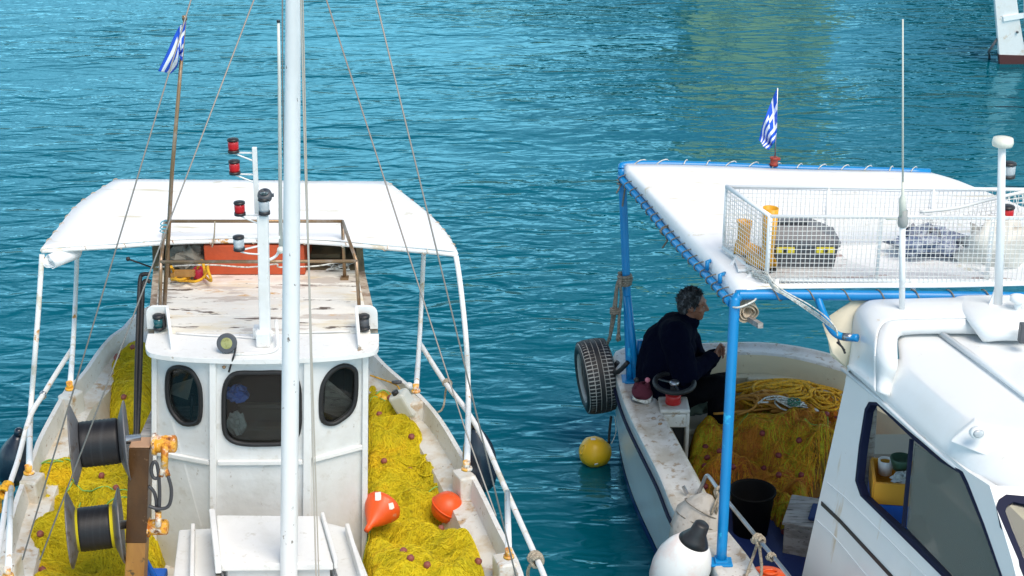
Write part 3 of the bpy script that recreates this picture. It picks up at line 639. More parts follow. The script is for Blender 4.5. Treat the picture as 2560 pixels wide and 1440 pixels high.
# awning posts
def post(pts, r, mt=M_pipe, name='awning_post', par=None, n=10):
    m = MB(); m.tube(smooth(pts, 4), r, n); o = m.build(name, mt, par or B1); m = MB(); q_ = V(pts[-1]); m.tube([q_, q_+V((0, 0, .05))], r*1.12, n); m.lathe([(r*1.7, -.004), (r*1.6, .010)], q_, n=12); m.build('post_foot', M_rust, o); return o
post([PY(105, 636, AY), PY(97, 760, 11.4), PY(88, 880, 11.3), PY(76, 1040, 11.15), PZ(73, 1182, RT+.02)], .020)
post([PY(193, 632, 12.3), PY(186, 800, 12.3), PZ(175, 972, RT+.02)], .019)
post([PY(1140, 640, AY), PY(1152, 720, 11.4), PY(1166, 860, 11.25), PY(1171, 1000, 11.1), PZ(1167, 1172, RT+.02)], .020)
post([PY(1059, 636, 12.2), PY(1050, 830, 12.2), PZ(1040, 978, RT+.02)], .018)
post([PZ(1268, 1228, 1.6), PZ(1272, 1392, RT+.02)], .018, name='rail_post'); post([PZ(28, 1212, 1.6), PZ(20, 1440, RT+.02)], .018, name='rail_post')
m = MB(); m.tube(smooth([PZ(x, y, 1.61) for x, y in ((1048, 855), (1108, 950), (1168, 1028), (1215, 1110), (1252, 1195), (1292, 1285), (1330, 1370), (1362, 1445), (1400, 1560))], 4), .019, 10); m.build('hand_rail', M_pipe, B1)
m = MB(); m.tube(smooth([PZ(x, y, 1.61) for x, y in ((183, 868), (146, 925), (109, 985), (75, 1042), (45, 1150), (24, 1215), (8, 1303), (-15, 1450))], 4), .019, 10); m.build('hand_rail', M_pipe, B1)
# rolled side curtain
def roll(c, ax, r, L, mt, name, lab, turns=3.2):
    ax = V(ax).normalized(); a, b = frame(ax); m = MB(); rows = []
    n = 60
    for i in range(n+1):
        q = turns*2*math.pi*i/n; rad = r*(.3+.7*i/n)*(1+.05*math.sin(3*q)); rows.append([c+(a*math.cos(q)+b*math.sin(q))*rad+ax*(L*j/3 + .015*math.sin(q*2+j)) for j in range(4)])
    m.grid(rows, .006); o = m.build(name, mt); tag(o, lab, 'canvas roll'); return o
roll(PY(122, 655, 11.46), V((.5, 1, -.06)), .052, .3, M_tarp, 'canvas_roll', 'rolled white side curtain under the left front corner of the arched awning')

# mast and rigging
m = MB(); m.tube([PY(721, 1560, 9.45), PY(722, 1440, 9.45), PY(728, 700, 9.45), PY(733, 0, 9.45), PY(733, -900, 9.45)], [.058, .057, .053, .044, .035], 18); m.build('mast', M_wpost, B1)
top1, top2 = PY(733, -257, 9.45), PY(733, -850, 9.45)
def line(pts, r, mt=M_wire, name='stay'):
    m = MB(); m.tube(pts, r, 5); return m.build(name, mt, B1)
line([top2, PZ(56, 1400, RT)], .0045); line([top1, PZ(100, 1400, RT-.2)], .0045); line([top1, PZ(1160, 1065, RT+.2), PZ(1240, 1290, RT)], .0048); line([top2, PZ(1290, 1442, RT)], .0048)
def pyl(l, Y): return [PY(x, y, Y) for x, y in l]
line(smooth(pyl([(742, -300), (752, 0), (762, 400), (772, 680), (779, 1000), (790, 1440), (791, 1500)], 9.35), 3), .0055, M_hal, 'halyard')
line(smooth(pyl([(746, -300), (757, 0), (768, 500), (783, 1000), (797, 1440), (798, 1500)], 9.37), 3), .0045, M_hal, 'halyard')
line(pyl([(706, -300), (706, 200), (711, 460), (712, 600)], 9.6), .0045, M_wire, 'halyard')

# black exhaust hoses on the left of the wheelhouse, lever
m = MB()
for dx, dy in ((0, 0), (9, 12)):
    m.tube(smooth([PY(374+dx*.2, 686+dy*1.6, 11.6), PY(358+dx, 686+dy*1.3, 11.6), PY(350+dx*.9, 700+dy, 11.58), PY(346+dx, 780, 11.4), PY(341+dx, 940, 11.0), PY(339+dx*.6, 1075, 10.7), PY(339, 1200, 10.5)], 5), .016, 10)
m.build('exhaust_hose', M_rubber, B1)
m = MB(); m.tube([PY(378, 668, 11.9), PY(322, 648, 11.7)], .007, 6); m.ball(PY(320, 647, 11.7), .017, 10); m.build('lever', M_black, B1)
# hatch and slab in front of the wheelhouse
HZ = 1.25
q = [PZ(540, 1287, HZ+.03), PZ(800, 1289, HZ+.03), PZ(833, 1408, HZ), PZ(552, 1411, HZ)]
m = MB(); m.panel(q, [], V((0, 0, -.055))); lid = m.build('hatch_lid', M_white, B1, bevel=.01)
m = MB(); m.hexa([V((q[3].x+.03, q[3].y+.05, .6)), V((q[2].x-.03, q[2].y+.05, .6)), V((q[1].x, q[1].y, .6)), V((q[0].x, q[0].y, .6))], [V((q[3].x+.03, q[3].y+.05, HZ-.06)), V((q[2].x-.03, q[2].y+.05, HZ-.06)), V((q[1].x, q[1].y, HZ-.03)), V((q[0].x, q[0].y, HZ-.03))])
m.build('hatch_box', M_wwall, B1)
m = MB(); a = PZ(560, 1425, HZ-.07); b = PZ(830, 1425, HZ-.07); m.bar(PZ(553, 1418, HZ-.08), PZ(562, 1470, HZ-.12), .012, .03); m.build('slide_rail', M_steel, B1); m = MB(); m.bar(PZ(832, 1412, HZ-.08), PZ(850, 1470, HZ-.12), .012, .03); m.build('slide_rail', M_steel, B1)
m = MB(); m.bar(PZ(531, 1290, HZ+.05), PZ(545, 1415, HZ+.03), .04, .12); m.build('hatch_guide', M_white, B1, bevel=.008); m = MB(); m.bar(PZ(806, 1292, HZ+.03), PZ(840, 1410, HZ+.0), .025, .08); m.build('hatch_guide', M_white, B1, bevel=.008)
# deckhouse shoulders either side of the hatch
sh1 = [PZ(447, 1322, 1.12), PZ(530, 1318, 1.12), PZ(545, 1500, 1.12), PZ(425, 1500, 1.12)]
sh2 = [PZ(800, 1300, 1.12), PZ(873, 1318, 1.12), PZ(945, 1500, 1.12), PZ(850, 1500, 1.12)]
for sh in (sh1, sh2): m = MB(); m.panel(sh, [], V((0, 0, -.55))); m.build('coach_roof', M_wwall, B1, bevel=.02)
m = MB(); m.bar(PZ(483, 1320, 1.16), PZ(480, 1480, 1.16), .028, .08); m.build('coach_batten', M_white, B1, bevel=.008); m = MB(); m.bar(PZ(868, 1322, 1.16), PZ(915, 1480, 1.16), .03, .09); m.build('coach_batten', M_white, B1, bevel=.008)

# net hauler: brown post, two spools, hydraulic motors
YH = 9.7
NH = MB(); tw = .066
pt = PY(353, 1110, YH); pb = PY(337, 1500, YH); jt = PY(345, 1345, YH)
NH.hexa([pb+V((-tw, -tw, 0)), pb+V((tw, -tw, 0)), pb+V((tw, tw, 0)), pb+V((-tw, tw, 0))], [jt+V((-tw*.95, -tw, 0)), jt+V((tw*.95, -tw, 0)), jt+V((tw*.95, tw, 0)), jt+V((-tw*.95, tw, 0))], 1)
NH.hexa([jt+V((-tw*1.04, -tw*1.04, .001)), jt+V((tw*1.04, -tw*1.04, .001)), jt+V((tw*1.04, tw*1.04, .001)), jt+V((-tw*1.04, tw*1.04, .001))], [pt+V((-tw, -tw, 0)), pt+V((tw, -tw, 0)), pt+V((tw, tw*1.2, 0)), pt+V((-tw, tw*1.2, 0))], 0)
pc = pt+V((0, .01, .006)); NH.box(pc, (tw*2.02, tw*2.15, .008), m=2)
nh = NH.build('net_hauler', [M_brown, M_ochre, M_tan], B1, bevel=.006)
def spool(cx, cy, w1_, r1, r2, lx, rx_, drumL, drumR, yel):
    xl, xr = PY(lx, cy, YH).x, PY(rx_, cy, YH).x; c = PY(cx, cy, YH); ax = V((1, .21, .02)).normalized()
    m = MB()
    for x, s_ in ((xl, -1), (xr, 1)):
        o = V((x, c.y+.21*(x-c.x), c.z)); m.lathe([(.03, s_*-.045), (r1*.55, s_*-.04), (r1*.97, s_*.0), (r1, s_*.006), (r1*.97, s_*.012), (r1*.5, s_*-.02), (.02, s_*-.02)], o, ax, n=48)
    o = m.build('flange', M_flange, nh)
    m = MB(); dl, dr = PY(drumL, cy, YH).x, PY(drumR, cy, YH).x
    m.lathe([(.03, xl-c.x), (.03, xr-c.x+.1)], c, ax, n=12, m=1)
    if yel: m.lathe([(r2*1.02, xl-c.x+.03), (r2*1.02, xr-c.x-.035)], c, ax, n=40, m=2)
    m.lathe([(r2*(1.04 if yel else .99), dl-c.x), (r2*1.05 if yel else r2, dl-c.x+.01)]+[(r2*(1.05 if yel else 1)+(.003 if i % 2 else 0), dl-c.x+.012+(dr-dl-.024)*i/16) for i in range(17)]+[(r2*(1.04 if yel else .99), dr-c.x)], c, ax, n=40, m=0)
    m.build('drum', [M_film, M_steel, M_yflat], nh)
spool(248, 1107, 0, .262, .148, 188, 312, 203, 296, False)
spool(238, 1320, 0, .255, .138, 180, 298, 200, 277, True)
def motor(px, py, L, r, mb_):
    a = PY(px, py, YH); mb_.lathe([(r*.8, 0), (r, .01), (r, L), (r*.8, L+.01)], a, V((1, .02, .0)), n=20); mb_.lathe([(r*1.3, 0), (r*1.3, .02)], a, V((1, 0, 0)), n=16)
m = MB(); motor(367, 1318, .13, .052, m); m.tube([PY(396, 1318, 9.68), PY(396, 1310, 9.62), PY(396, 1280, 9.62)], .02, 10); m.build('hydraulic_motor', M_rust, nh)
m = MB(); motor(383, 1110, .14, .058, m)
m.tube([PY(412, 1112, 9.66), PY(412, 1120, 9.64), PY(411, 1170, 9.62)], .024, 10); m.tube([PY(411, 1165, 9.62), PY(420, 1190, 9.62)], .018, 10); m.tube([PY(411, 1160, 9.62), PY(402, 1190, 9.62)], .018, 10);
m.build('hydraulic_motor', M_rust, nh)
m = MB(); hr = .012
m.tube(smooth(pyl([(402, 1183), (394, 1195), (383, 1193), (378, 1175), (382, 1158), (390, 1156), (396, 1180), (399, 1230), (398, 1275)], 9.62), 5), hr, 8)
m.tube(smooth(pyl([(420, 1190), (428, 1220), (427, 1250), (418, 1268), (395, 1272), (372, 1265)], 9.60), 5), hr, 8)
m.tube(smooth(pyl([(372, 1215), (385, 1230), (391, 1255), (391, 1278)], 9.63), 4), hr, 8); m.build('hydraulic_hose', mat('grey_hose', (.05, .05, .055), .5), nh)
m = MB(); m.box(PY(372, 1415, 9.85), (.035, .03, .2), M=Matrix.Rotation(R(-22), 3, 'Y')); m.box(PY(390, 1440, 9.9), (.14, .12, .06)); tag(m.build('hand_shovel', M_ablue, bevel=.01), 'bright blue plastic scoop on the deck below the net hauler', 'scoop')
# ------------------------------------------------------------------ nets
def netmat(name, a, b, c):
    return mat(name, a, .75, layers=[(5, .40, .62, b, (1, 1, 1), 8), (3, .55, .68, c, (1, 1, 1), 5), (26, .55, .75, tuple(x*.45 for x in a), (1, 1, 1), 4)], bump=(70, 1))
M_net = netmat('yellow_net', (.78, .60, .003), (.62, .52, .003), (.80, .54, .004))
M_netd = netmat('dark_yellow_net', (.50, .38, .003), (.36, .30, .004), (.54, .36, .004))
M_net2 = mat('amber_net', (.66, .32, .008), .75, layers=[(6, .46, .58, (.52, .17, .008), (1, 1, 1), 8), (30, .5, .75, (.30, .15, .006))], bump=(70, 1))
M_net2g = mat('green_yellow_net', (.52, .48, .010), .75, layers=[(8, .50, .62, (.34, .36, .01), (1, 1, 1), 8)], bump=(70, 1))
M_net2r = mat('rust_net', (.42, .10, .008), .75, layers=[(8, .50, .62, (.55, .22, .01), (1, 1, 1), 8)])
M_net2d = netmat('dark_amber_net', (.20, .09, .006), (.13, .10, .006), (.18, .05, .006))
class Heap:
    def __init__(s, poly, z0, top, edge=.16, lump=.07, step=.028, seed=1, freq=3.2):
        s.p = np.array([(q.x, q.y) for q in poly]); s.z0 = z0; s.st = step
        mn, mx = s.p.min(0)-.02, s.p.max(0)+.02; s.mn = mn
        nx, ny = int((mx[0]-mn[0])/step)+2, int((mx[1]-mn[1])/step)+2; s.nx, s.ny = nx, ny
        X, Y = np.meshgrid(mn[0]+np.arange(nx)*step, mn[1]+np.arange(ny)*step, indexing='ij')
        D = np.full(X.shape, 9.); I = np.zeros(X.shape, bool); P = s.p; n = len(P)
        for i in range(n):
            a, b = P[i], P[(i+1) % n]; ab = b-a; t = np.clip(((X-a[0])*ab[0]+(Y-a[1])*ab[1])/(ab@ab), 0, 1)
            D = np.minimum(D, np.hypot(X-a[0]-t*ab[0], Y-a[1]-t*ab[1]))
            c = ((a[1] > Y) != (b[1] > Y)) & (X < (b[0]-a[0])*(Y-a[1])/(b[1]-a[1]+1e-12)+a[0]); I ^= c
        s.I = I; D = np.where(I, D, 0); t = np.clip(D/edge, 0, 1); prof = np.sqrt(1-(1-t)**2)
        Z = np.zeros(X.shape)
        for i in range(nx):
            for j in range(ny):
                if not I[i, j]: continue
                x, y = X[i, j], Y[i, j]; tp = top(x, y) if callable(top) else top
                f = noise.noise(V((x*freq, y*freq, seed*5.1)))+.5*noise.noise(V((x*freq*2.3, y*freq*2.3, seed*9.1)))+.28*noise.noise(V((x*freq*5.3, y*freq*5.3, seed*2.1)))
                Z[i, j] = z0+(tp-z0)*prof[i, j]+lump*f*prof[i, j]
        s.X, s.Y, s.Z = X, Y, np.where(I, Z, z0)
    def h(s, x, y):
        u = np.clip((np.asarray(x)-s.mn[0])/s.st, 0, s.nx-1.001); v = np.clip((np.asarray(y)-s.mn[1])/s.st, 0, s.ny-1.001)
        i = u.astype(int); j = v.astype(int); fu, fv = u-i, v-j
        return (s.Z[i, j]*(1-fu)+s.Z[i+1, j]*fu)*(1-fv)+(s.Z[i, j+1]*(1-fu)+s.Z[i+1, j+1]*fu)*fv
    def inside(s, x, y):
        i = np.clip(((x-s.mn[0])/s.st+.5).astype(int), 0, s.nx-1); j = np.clip(((y-s.mn[1])/s.st+.5).astype(int), 0, s.ny-1); return s.I[i, j]
    def build(s, name, mats, label, n=2600, L=16, nfloat=18, fcol=None, ncord=10, seed=1, wid=.0015, green=M_gcord, group=None, mix=False):
        mb = MB(); nx, ny = s.nx, s.ny
        vs = np.stack([s.X, s.Y, s.Z-.004], -1).reshape(-1, 3)
        fs = [(i*ny+j, (i+1)*ny+j, (i+1)*ny+j+1, i*ny+j+1) for i in range(nx-1) for j in range(ny-1) if s.I[i, j] or s.I[i+1, j] or s.I[i+1, j+1] or s.I[i, j+1]]
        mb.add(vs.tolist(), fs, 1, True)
        rs = np.random.RandomState(seed); ok = np.argwhere(s.I)
        pk = ok[rs.randint(0, len(ok), n)]; x = s.X[pk[:, 0], pk[:, 1]]+rs.uniform(-.02, .02, n); y = s.Y[pk[:, 0], pk[:, 1]]+rs.uniform(-.02, .02, n)
        base = np.array([math.pi*1.6*noise.noise(V((a*1.3, b*1.3, seed*3.3))) for a, b in zip(x, y)]); th = base+rs.normal(0, .5, n)+1.2
        curl = rs.normal(0, .13, n); lift = rs.uniform(.0, .014, n); pts = []
        for k in range(L):
            z = s.h(x, y)+lift*math.sin(math.pi*(k+.5)/L)+.002; pts.append(np.stack([x, y, z], -1))
            th = th+curl+rs.normal(0, .12, n); x2, y2 = x+.022*np.cos(th), y+.022*np.sin(th); ins = s.inside(x2, y2); th = np.where(ins, th, th+2.2); x = np.where(ins, x2, x); y = np.where(ins, y2, y)
        P = np.stack(pts, 1); T = np.gradient(P, axis=1); N_ = np.stack([-T[..., 1], T[..., 0], np.zeros_like(T[..., 0])], -1); N_ /= (np.linalg.norm(N_, axis=-1, keepdims=True)+1e-6)
        N_[..., 2] += rs.uniform(-.9, .9, (n, 1)); W = wid*(rs.uniform(.5, 1.3, (n, 1, 1)))
        A = (P-N_*W).reshape(-1, 3); B = (P+N_*W).reshape(-1, 3); M_ = n*L
        b0 = len(mb.v); mb.v += [tuple(q) for q in A.tolist()]+[tuple(q) for q in B.tolist()]
        for i in range(n):
            for k in range(L-1):
                a = b0+i*L+k; mb.f.append([a, a+1, a+1+M_, a+M_])
        
        if mix:
            sel = np.array([noise.noise(V((a*2.1, b*2.1, 7.7))) for a, b in P[:, 0, :2]])+rs.normal(0, .22, n); ids = np.where(sel > .32, 2, np.where(sel < -.30, 3, 0)); mb.m += np.repeat(ids, L-1).tolist()
        else: mb.m += [0]*(n*(L-1))
        mb.s += [True]*(n*(L-1))
        o = mb.build(name, mats); tag(o, label, 'fishing net', group)
        for c in range(ncord):
            q = ok[rs.randint(len(ok))]; xx, yy = s.X[q[0], q[1]], s.Y[q[0], q[1]]; t = rs.uniform(0, 6.28); cu = rs.normal(0, .22); pl_ = []
            for k in range(rs.randint(12, 26)):
                if not s.inside(np.array([xx]), np.array([yy]))[0]: break
                pl_.append(V((xx, yy, float(s.h(xx, yy))+.016+.008*math.sin(k)))); t += cu+rs.normal(0, .1); xx += .045*math.cos(t); yy += .045*math.sin(t)
            if len(pl_) > 4: m = MB(); m.tube(smooth(pl_, 2), .0048, 5); m.build('cord', green if c % 3 else mats[0], o)
        for c in range(nfloat):
            q = ok[rs.randint(len(ok))]; xx, yy = s.X[q[0], q[1]], s.Y[q[0], q[1]]; ax = V((rs.normal(), rs.normal(), rs.normal(0, .5))).normalized()
            m = MB(); m.lathe([(.007, -.022), (.020, -.018), (.027, 0), (.020, .018), (.007, .022)], V((xx, yy, float(s.h(xx, yy))+.016)), ax, n=10); m.build('float', fcol or M_float, o)
        return o
def PZs(l, z): return [PZ(x, y, z) for x, y in l]
hp = Heap(PZs([(905, 975), (955, 978), (1003, 1030), (1058, 1075), (1098, 1160), (1135, 1235), (1165, 1310), (1210, 1400), (1225, 1450), (1240, 1600), (905, 1600)], .86), .56,
          lambda x, y: .92+.10*math.sin((y-9.3)*2.6+.4)+.05*math.exp(-((y-9.55)/.35)**2), .13, .13, seed=2)
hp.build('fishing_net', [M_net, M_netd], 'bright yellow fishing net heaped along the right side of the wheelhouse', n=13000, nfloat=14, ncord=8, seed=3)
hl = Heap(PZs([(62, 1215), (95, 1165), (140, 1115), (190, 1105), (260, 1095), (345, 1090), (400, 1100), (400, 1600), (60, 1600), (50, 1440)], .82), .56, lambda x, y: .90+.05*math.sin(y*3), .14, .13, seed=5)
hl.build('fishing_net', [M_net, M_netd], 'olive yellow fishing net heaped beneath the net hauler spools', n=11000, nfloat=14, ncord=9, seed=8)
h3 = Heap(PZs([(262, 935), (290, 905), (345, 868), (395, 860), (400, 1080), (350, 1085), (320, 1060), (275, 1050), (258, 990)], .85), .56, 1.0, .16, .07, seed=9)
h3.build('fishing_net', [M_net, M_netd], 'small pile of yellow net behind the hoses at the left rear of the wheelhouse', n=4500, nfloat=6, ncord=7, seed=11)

# buoys, float, jerry can lying in and by the net
M_label = mat('paper_label', (.78, .76, .70), .6)
def cone_buoy(c, ax, L, r, label):
    ax = V(ax).normalized(); m = MB()
    m.lathe([(.018, -.04), (.024, 0), (.026, .02), (r*.62, L*.45), (r*.94, L*.80), (r, L*.90), (r*.93, L*.99), (r*.72, L*1.08), (r*.35, L*1.15), (.001, L*1.17)], c, ax, n=36)
    o = m.build('buoy', M_orange); tag(o, label, 'buoy'); return o
c0 = PZ(922, 1318, .98); e0 = PZ(968, 1250, 1.06)
b = cone_buoy(c0, e0-c0, .235, .14, 'orange cone buoy with two white labels between net and wheelhouse')
def sticker(par, px, py, c, wpx, hpx, rot=0):
    d = ray(px, py); p = PZ(px, py, 1.0)
    # drop the label on the buoy: march along the view ray to the surface of the buoy mesh
    dep = bpy.context.evaluated_depsgraph_get(); o_ = V((0, 0, H*S)); inv = par.matrix_world.inverted() if False else Matrix.Translation(-par.location)
    ok, loc, nrm, _ = par.ray_cast(inv @ o_, d.normalized())
    if not ok: return
    loc = (loc+par.location)/S; a = V((1, 0, 0)); a = (a-nrm*a.dot(nrm)).normalized(); bb = nrm.cross(a)
    a, bb = a*math.cos(rot)+bb*math.sin(rot), -a*math.sin(rot)+bb*math.cos(rot); m = MB()
    rr_ = random.Random(px); q = [loc+nrm*.003+a*wpx*x*rr_.uniform(.8, 1.1)+bb*hpx*y*rr_.uniform(.8, 1.1) for x, y in ((-1, -1), (0, -1.1), (1, -1), (1.05, 0), (1, 1), (0, .95), (-1, 1))]
    m.panel(q, [], -nrm*.004); m.build('label', M_label, par)
bpy.context.view_layer.update()
sticker(b, 945, 1240, None, .024, .030, .1); sticker(b, 978, 1265, None, .018, .022, .3)
m = MB(); m.lathe([(.001, -.115), (.055, -.105), (.10, -.065), (.122, -.008), (.122, .008), (.10, .065), (.055, .105), (.001, .115)], PZ(1118, 1268, .90), V((.5, -.3, .8)), n=36); m.tube([PZ(1118, 1268, .90)+V((.5, -.3, .8)).normalized()*.0+q_ for q_ in [V((.124*math.cos(a_)*.86, .124*math.sin(a_), -.124*math.cos(a_)*.5)) for a_ in [k*math.pi/18 for k in range(36)]]], .006, 6, closed=True)
tag(m.build('buoy', M_orange), 'orange buoy half buried in yellow net against the right bulwark', 'buoy')
m = MB(); m.ball(PZ(1122, 1462, .92), (.12, .12, .11), 24); tag(m.build('buoy', M_orange), 'orange buoy barely showing in the net at the bottom edge of the picture', 'buoy')
m = MB(); c = PZ(958, 998, .92); m.ball(c, (.085, .085, .075), 20); m.lathe([(.012, 0), (.03, .005), (.03, .02), (.012, .022)], c+V((-.03, -.05, .055)), (-.3, -.6, .7), n=12); o = m.build('round_float', M_yellow); tag(o, 'golden yellow ball float with green cord at the rear end of the right net', 'float')
m = MB(); m.tube(smooth([PZ(940, 985, 1.0), PZ(958, 975, 1.02), PZ(972, 985, 1.0), PZ(978, 1000, .96), PZ(960, 1005, .95)], 4), .006, 5); m.build('cord', M_gcord, o)
# jerry can
c = PZ(1010, 1010, 1.09); Mx = Matrix.Rotation(R(-28), 3, 'Y') @ Matrix.Rotation(R(-22), 3, 'Z')
m = MB(); m.box(c, (.155, .13, .23), M=Mx); j = m.build('jerry_can', M_jerry, bevel=.03, seg=3); tag(j, 'milky white plastic jerry can wedged against the right bulwark', 'jerry can')
m = MB(); m.lathe([(.028, 0), (.028, .03), (.02, .034)], c+Mx @ V((.0, -.02, .112)), Mx @ V((0, 0, 1)), n=14); m.build('cap', M_black, j)
m = MB(); m.tube(smooth([PZ(925, 938, 1.12), PZ(960, 950, 1.08), PZ(990, 962, 1.08), PZ(1000, 975, 1.1)], 3), .007, 5); tag(m.build('rope', M_yrope), 'thin yellow line running from wheelhouse to the right gunwale', 'rope')
m = MB(); m.lathe([(.001, -.012), (.04, -.01), (.045, 0), (.04, .01), (.001, .012)], PZ(992, 955, 1.115), n=18, sy=.5); m.build('cleat', M_dgrey, B1)
m = MB(); m.lathe([(.03, 0), (.03, .045), (.02, .05)], PZ(1022, 972, 1.11), n=14); m.build('filler_cap', M_white, B1)
m = MB(); m.ball(PZ(235, 1062, .72), (.12, .1, .10), 18); tag(m.build('buoy', mat('red_buoy', (.5, .03, .03), .4)), 'red buoy top showing behind the upper spool', 'buoy')
# dark fenders outside the hull
def fender(c, r, L, mt, label, ax=(0, 0, 1), eye=True, cap=None):
    ax = V(ax).normalized(); m = MB()
    m.lathe([(.001, -L*.62), (r*.4, -L*.58), (r*.72, -L*.48), (r*.93, -L*.3), (r, -L*.1), (r*.98, L*.1), (r*.85, L*.27), (r*.62, L*.42), (r*.38, L*.54), (r*.27, L*.6)] if not cap else [(.001, -L*.62), (r*.4, -L*.58), (r*.72, -L*.48), (r*.93, -L*.3), (r, -L*.1), (r*.96, L*.1), (r*.80, L*.27), (r*.55, L*.42)], c, ax, n=36)
    o = m.build('fender', mt); tag(o, label, 'fender')
    m = MB()
    if cap: m.lathe([(r*.56, L*.41), (r*.42, L*.50), (r*.30, L*.58), (r*.26, L*.72), (r*.2, L*.74)], c, ax, n=28)
    else: m.lathe([(r*.28, L*.59), (r*.26, L*.72), (r*.15, L*.76)], c, ax, n=16)
    m.build('eye_end', cap or mt, o); return o
fc = PY(1182, 1148, 11.05); fc.x += .05; fender(fc, .125, .44, M_fender, 'dark blue fender hanging outside the right side of the wooden boat', (-.12, 0, 1))
fc = PY(36, 1150, 11.2); fender(fc, .125, .36, M_fender, 'dark blue fender hanging outside the left side of the wooden boat', (.25, 0, 1))
# knots and rope ends on the rails
def knot(c, ax, r, n, rr0, mt, label, tails=(), spread=.035):
    ax = V(ax).normalized(); a, b_ = frame(ax); m = MB(); pts = []
    for i in range(n*12):
        q = i*math.pi/6; pts.append(c+(a*math.cos(q)+b_*math.sin(q))*(r+.3*rr0*math.sin(i*.7))+ax*(spread*(i/(n*12)-.5)*2+.3*rr0*math.sin(q)))
    m.tube(pts, rr0, 7)
    for t in tails: m.tube(smooth([c]+[V(p) for p in t], 4), rr0*.9, 7)
    o = m.build('rope', mt); tag(o, label, 'rope'); return o
knot(PZ(14, 1225, 1.61), V((.2, .9, 0)), .035, 5, .013, M_yrope, 'yellow rope lashed round the left hand rail', [[PZ(2, 1240, 1.55), PZ(0, 1280, 1.4)], [PZ(0, 1225, 1.6), PZ(-20, 1235, 1.5)]], .05)
knot(PZ(1340, 1398, 1.61), V((.3, -.9, 0)), .036, 4, .012, M_rope, 'beige rope tied round the right hand rail near the bow', [[PZ(1322, 1420, 1.5), PZ(1320, 1450, 1.3), PZ(1322, 1500, 1.1)]], .04)
knot(PZ(1118, 958, 1.61), V((.4, -.9, 0)), .026, 3, .009, M_rope, 'short frayed rope hanging from the right hand rail', [[PY(1113, 985, 12), PY(1110, 1010, 12), PY(1104, 1025, 12), PY(1094, 1031, 12)]], .02)
knot(PZ(107, 988, 1.61), V((.4, .9, 0)), .024, 2, .007, M_steel, 'small clamp wound round the left hand rail', [], .015)
# ------------------------------------------------------------------ boat number two (white boat with blue pipework)
RB = .95
near = PZs([(1532, 893), (1545, 960), (1574, 1040), (1645, 1183), (1690, 1287), (1780, 1410), (1800, 1445)], RB)
far = PZs([(1542, 878), (1565, 870), (1620, 866), (1700, 862), (1800, 858), (1900, 857), (2000, 868), (2110, 895)], RB)
lp = near+[V((1.75, 8.6, RB)), V((2.05, 7.5, RB)), V((2.7, 6.4, RB)), V((3.4, 6.2, RB)), V((4.1, 7.2, RB)), V((4.35, 8.5, RB)), V((4.3, 10, RB)), V((3.9, 11.8, RB)), V((3.35, 12.9, RB))]+far[::-1]
lp = resample(smooth(lp, 6, True), 160)
for p in lp: p.z = max(0, 9.0-p.y)*.08
B2 = empty('fishing_boat', (2.4, 10.5, 0))
tag(B2, 'white fibreglass fishing boat with blue pipe canopy frame and hooded cabin', 'fishing boat')
ax2 = lambda y: 2.0+.25*(13.3-y)
m = MB(); rings(m, [offset(lp, 0, RB), offset(lp, 0, RB-.10), offset(lp, .012, RB-.12), squash(lp, .97, .45, ax2), squash(lp, .93, .10, ax2)]); HU = m.build('hull', M_gel, B2)
m = MB(); rings(m, [squash(lp, .934, .10, ax2), squash(lp, .925, 0, ax2), squash(lp, .6, -.45, ax2), squash(lp, .02, -.6, ax2)]); m.build('boot_stripe', mat('deep_blue_paint', (.004, .03, .16), .4), HU)
m = MB(); m.tube(offset(lp, -.008, RB-.115), .016, 6, closed=True); m.build('rub_rail', M_navy, HU)
g = [(0, -.002), (.012, .012), (.05, .014), (.065, .0), (.21, .002), (.228, .016), (.262, .018), (.275, .004), (.278, -.17)]
m = MB(); rings(m, [offset(lp, d, RB+z) for d, z in g[:-1]]); m.build('gunwale', M_cap, B2)
m = MB(); rings(m, [offset(lp, .274, RB+.004), offset(lp, .277, RB-.17)]); m.build('gunwale_lip', M_cream, B2)
m = MB(); rings(m, [offset(lp, .279, RB-.17), offset(lp, .37, RB-.171), offset(lp, .38, .35)], sm=False); m.build('inner_side', M_cream, B2)
m = MB(); o5 = offset(lp, .325, .36); m.v = [tuple(p) for p in o5]; m.f = [list(range(len(o5)))]; m.m = [0]; m.s = [False]; m.build('cockpit_floor', M_bdeck, B2)
# stern locker and panel under the far gunwale
m = MB(); a = PZ(1870, 905, RB); m.box((PY(1918, 930, 13.25).x, 13.27, .52), (.33, .06, .56)); m.build('stern_panel', M_cream, B2, bevel=.01)
m = MB(); m.box((1.72, 12.95, .58), (1.05, .62, .06)); m.box((1.72, 12.68, .46), (1.05, .05, .2)); m.build('bench', M_cream, B2, bevel=.012)

# blue frame
pr = .036
def bt(pts, r=pr, name='frame_pipe', mt=M_blue, n=12, sm_=4):
    m = MB(); m.tube(smooth(pts, sm_) if sm_ else pts, r, n); return m.build(name, mt, B2)
cfL, cnL = PY(1553, 425, 13.15), PY(1846, 742, 10.4)
base1 = PZ(1803, 1402, RB+.02); base2 = PZ(1575, 945, RB+.02)
m = MB(); m.tube(smooth([base1, base1.lerp(PY(1836, 775, 10.38), .5), PY(1836, 775, 10.38), PY(1838, 752, 10.4), PY(1848, 740, 10.41), PY(1866, 737, 10.42), PY(2100, 738, 10.42), PY(2480, 742, 10.42), PY(2750, 746, 10.42)], 5), pr, 14); fp_ = m.build('frame_pipe', M_blue, B2)
m = MB(); m.box(base1+V((0, 0, -.01)), (.15, .11, .02)); m.box(base1+V((0, .0, .0)), (.09, .09, .04)); m.build('foot_plate', M_blue, fp_, bevel=.006)
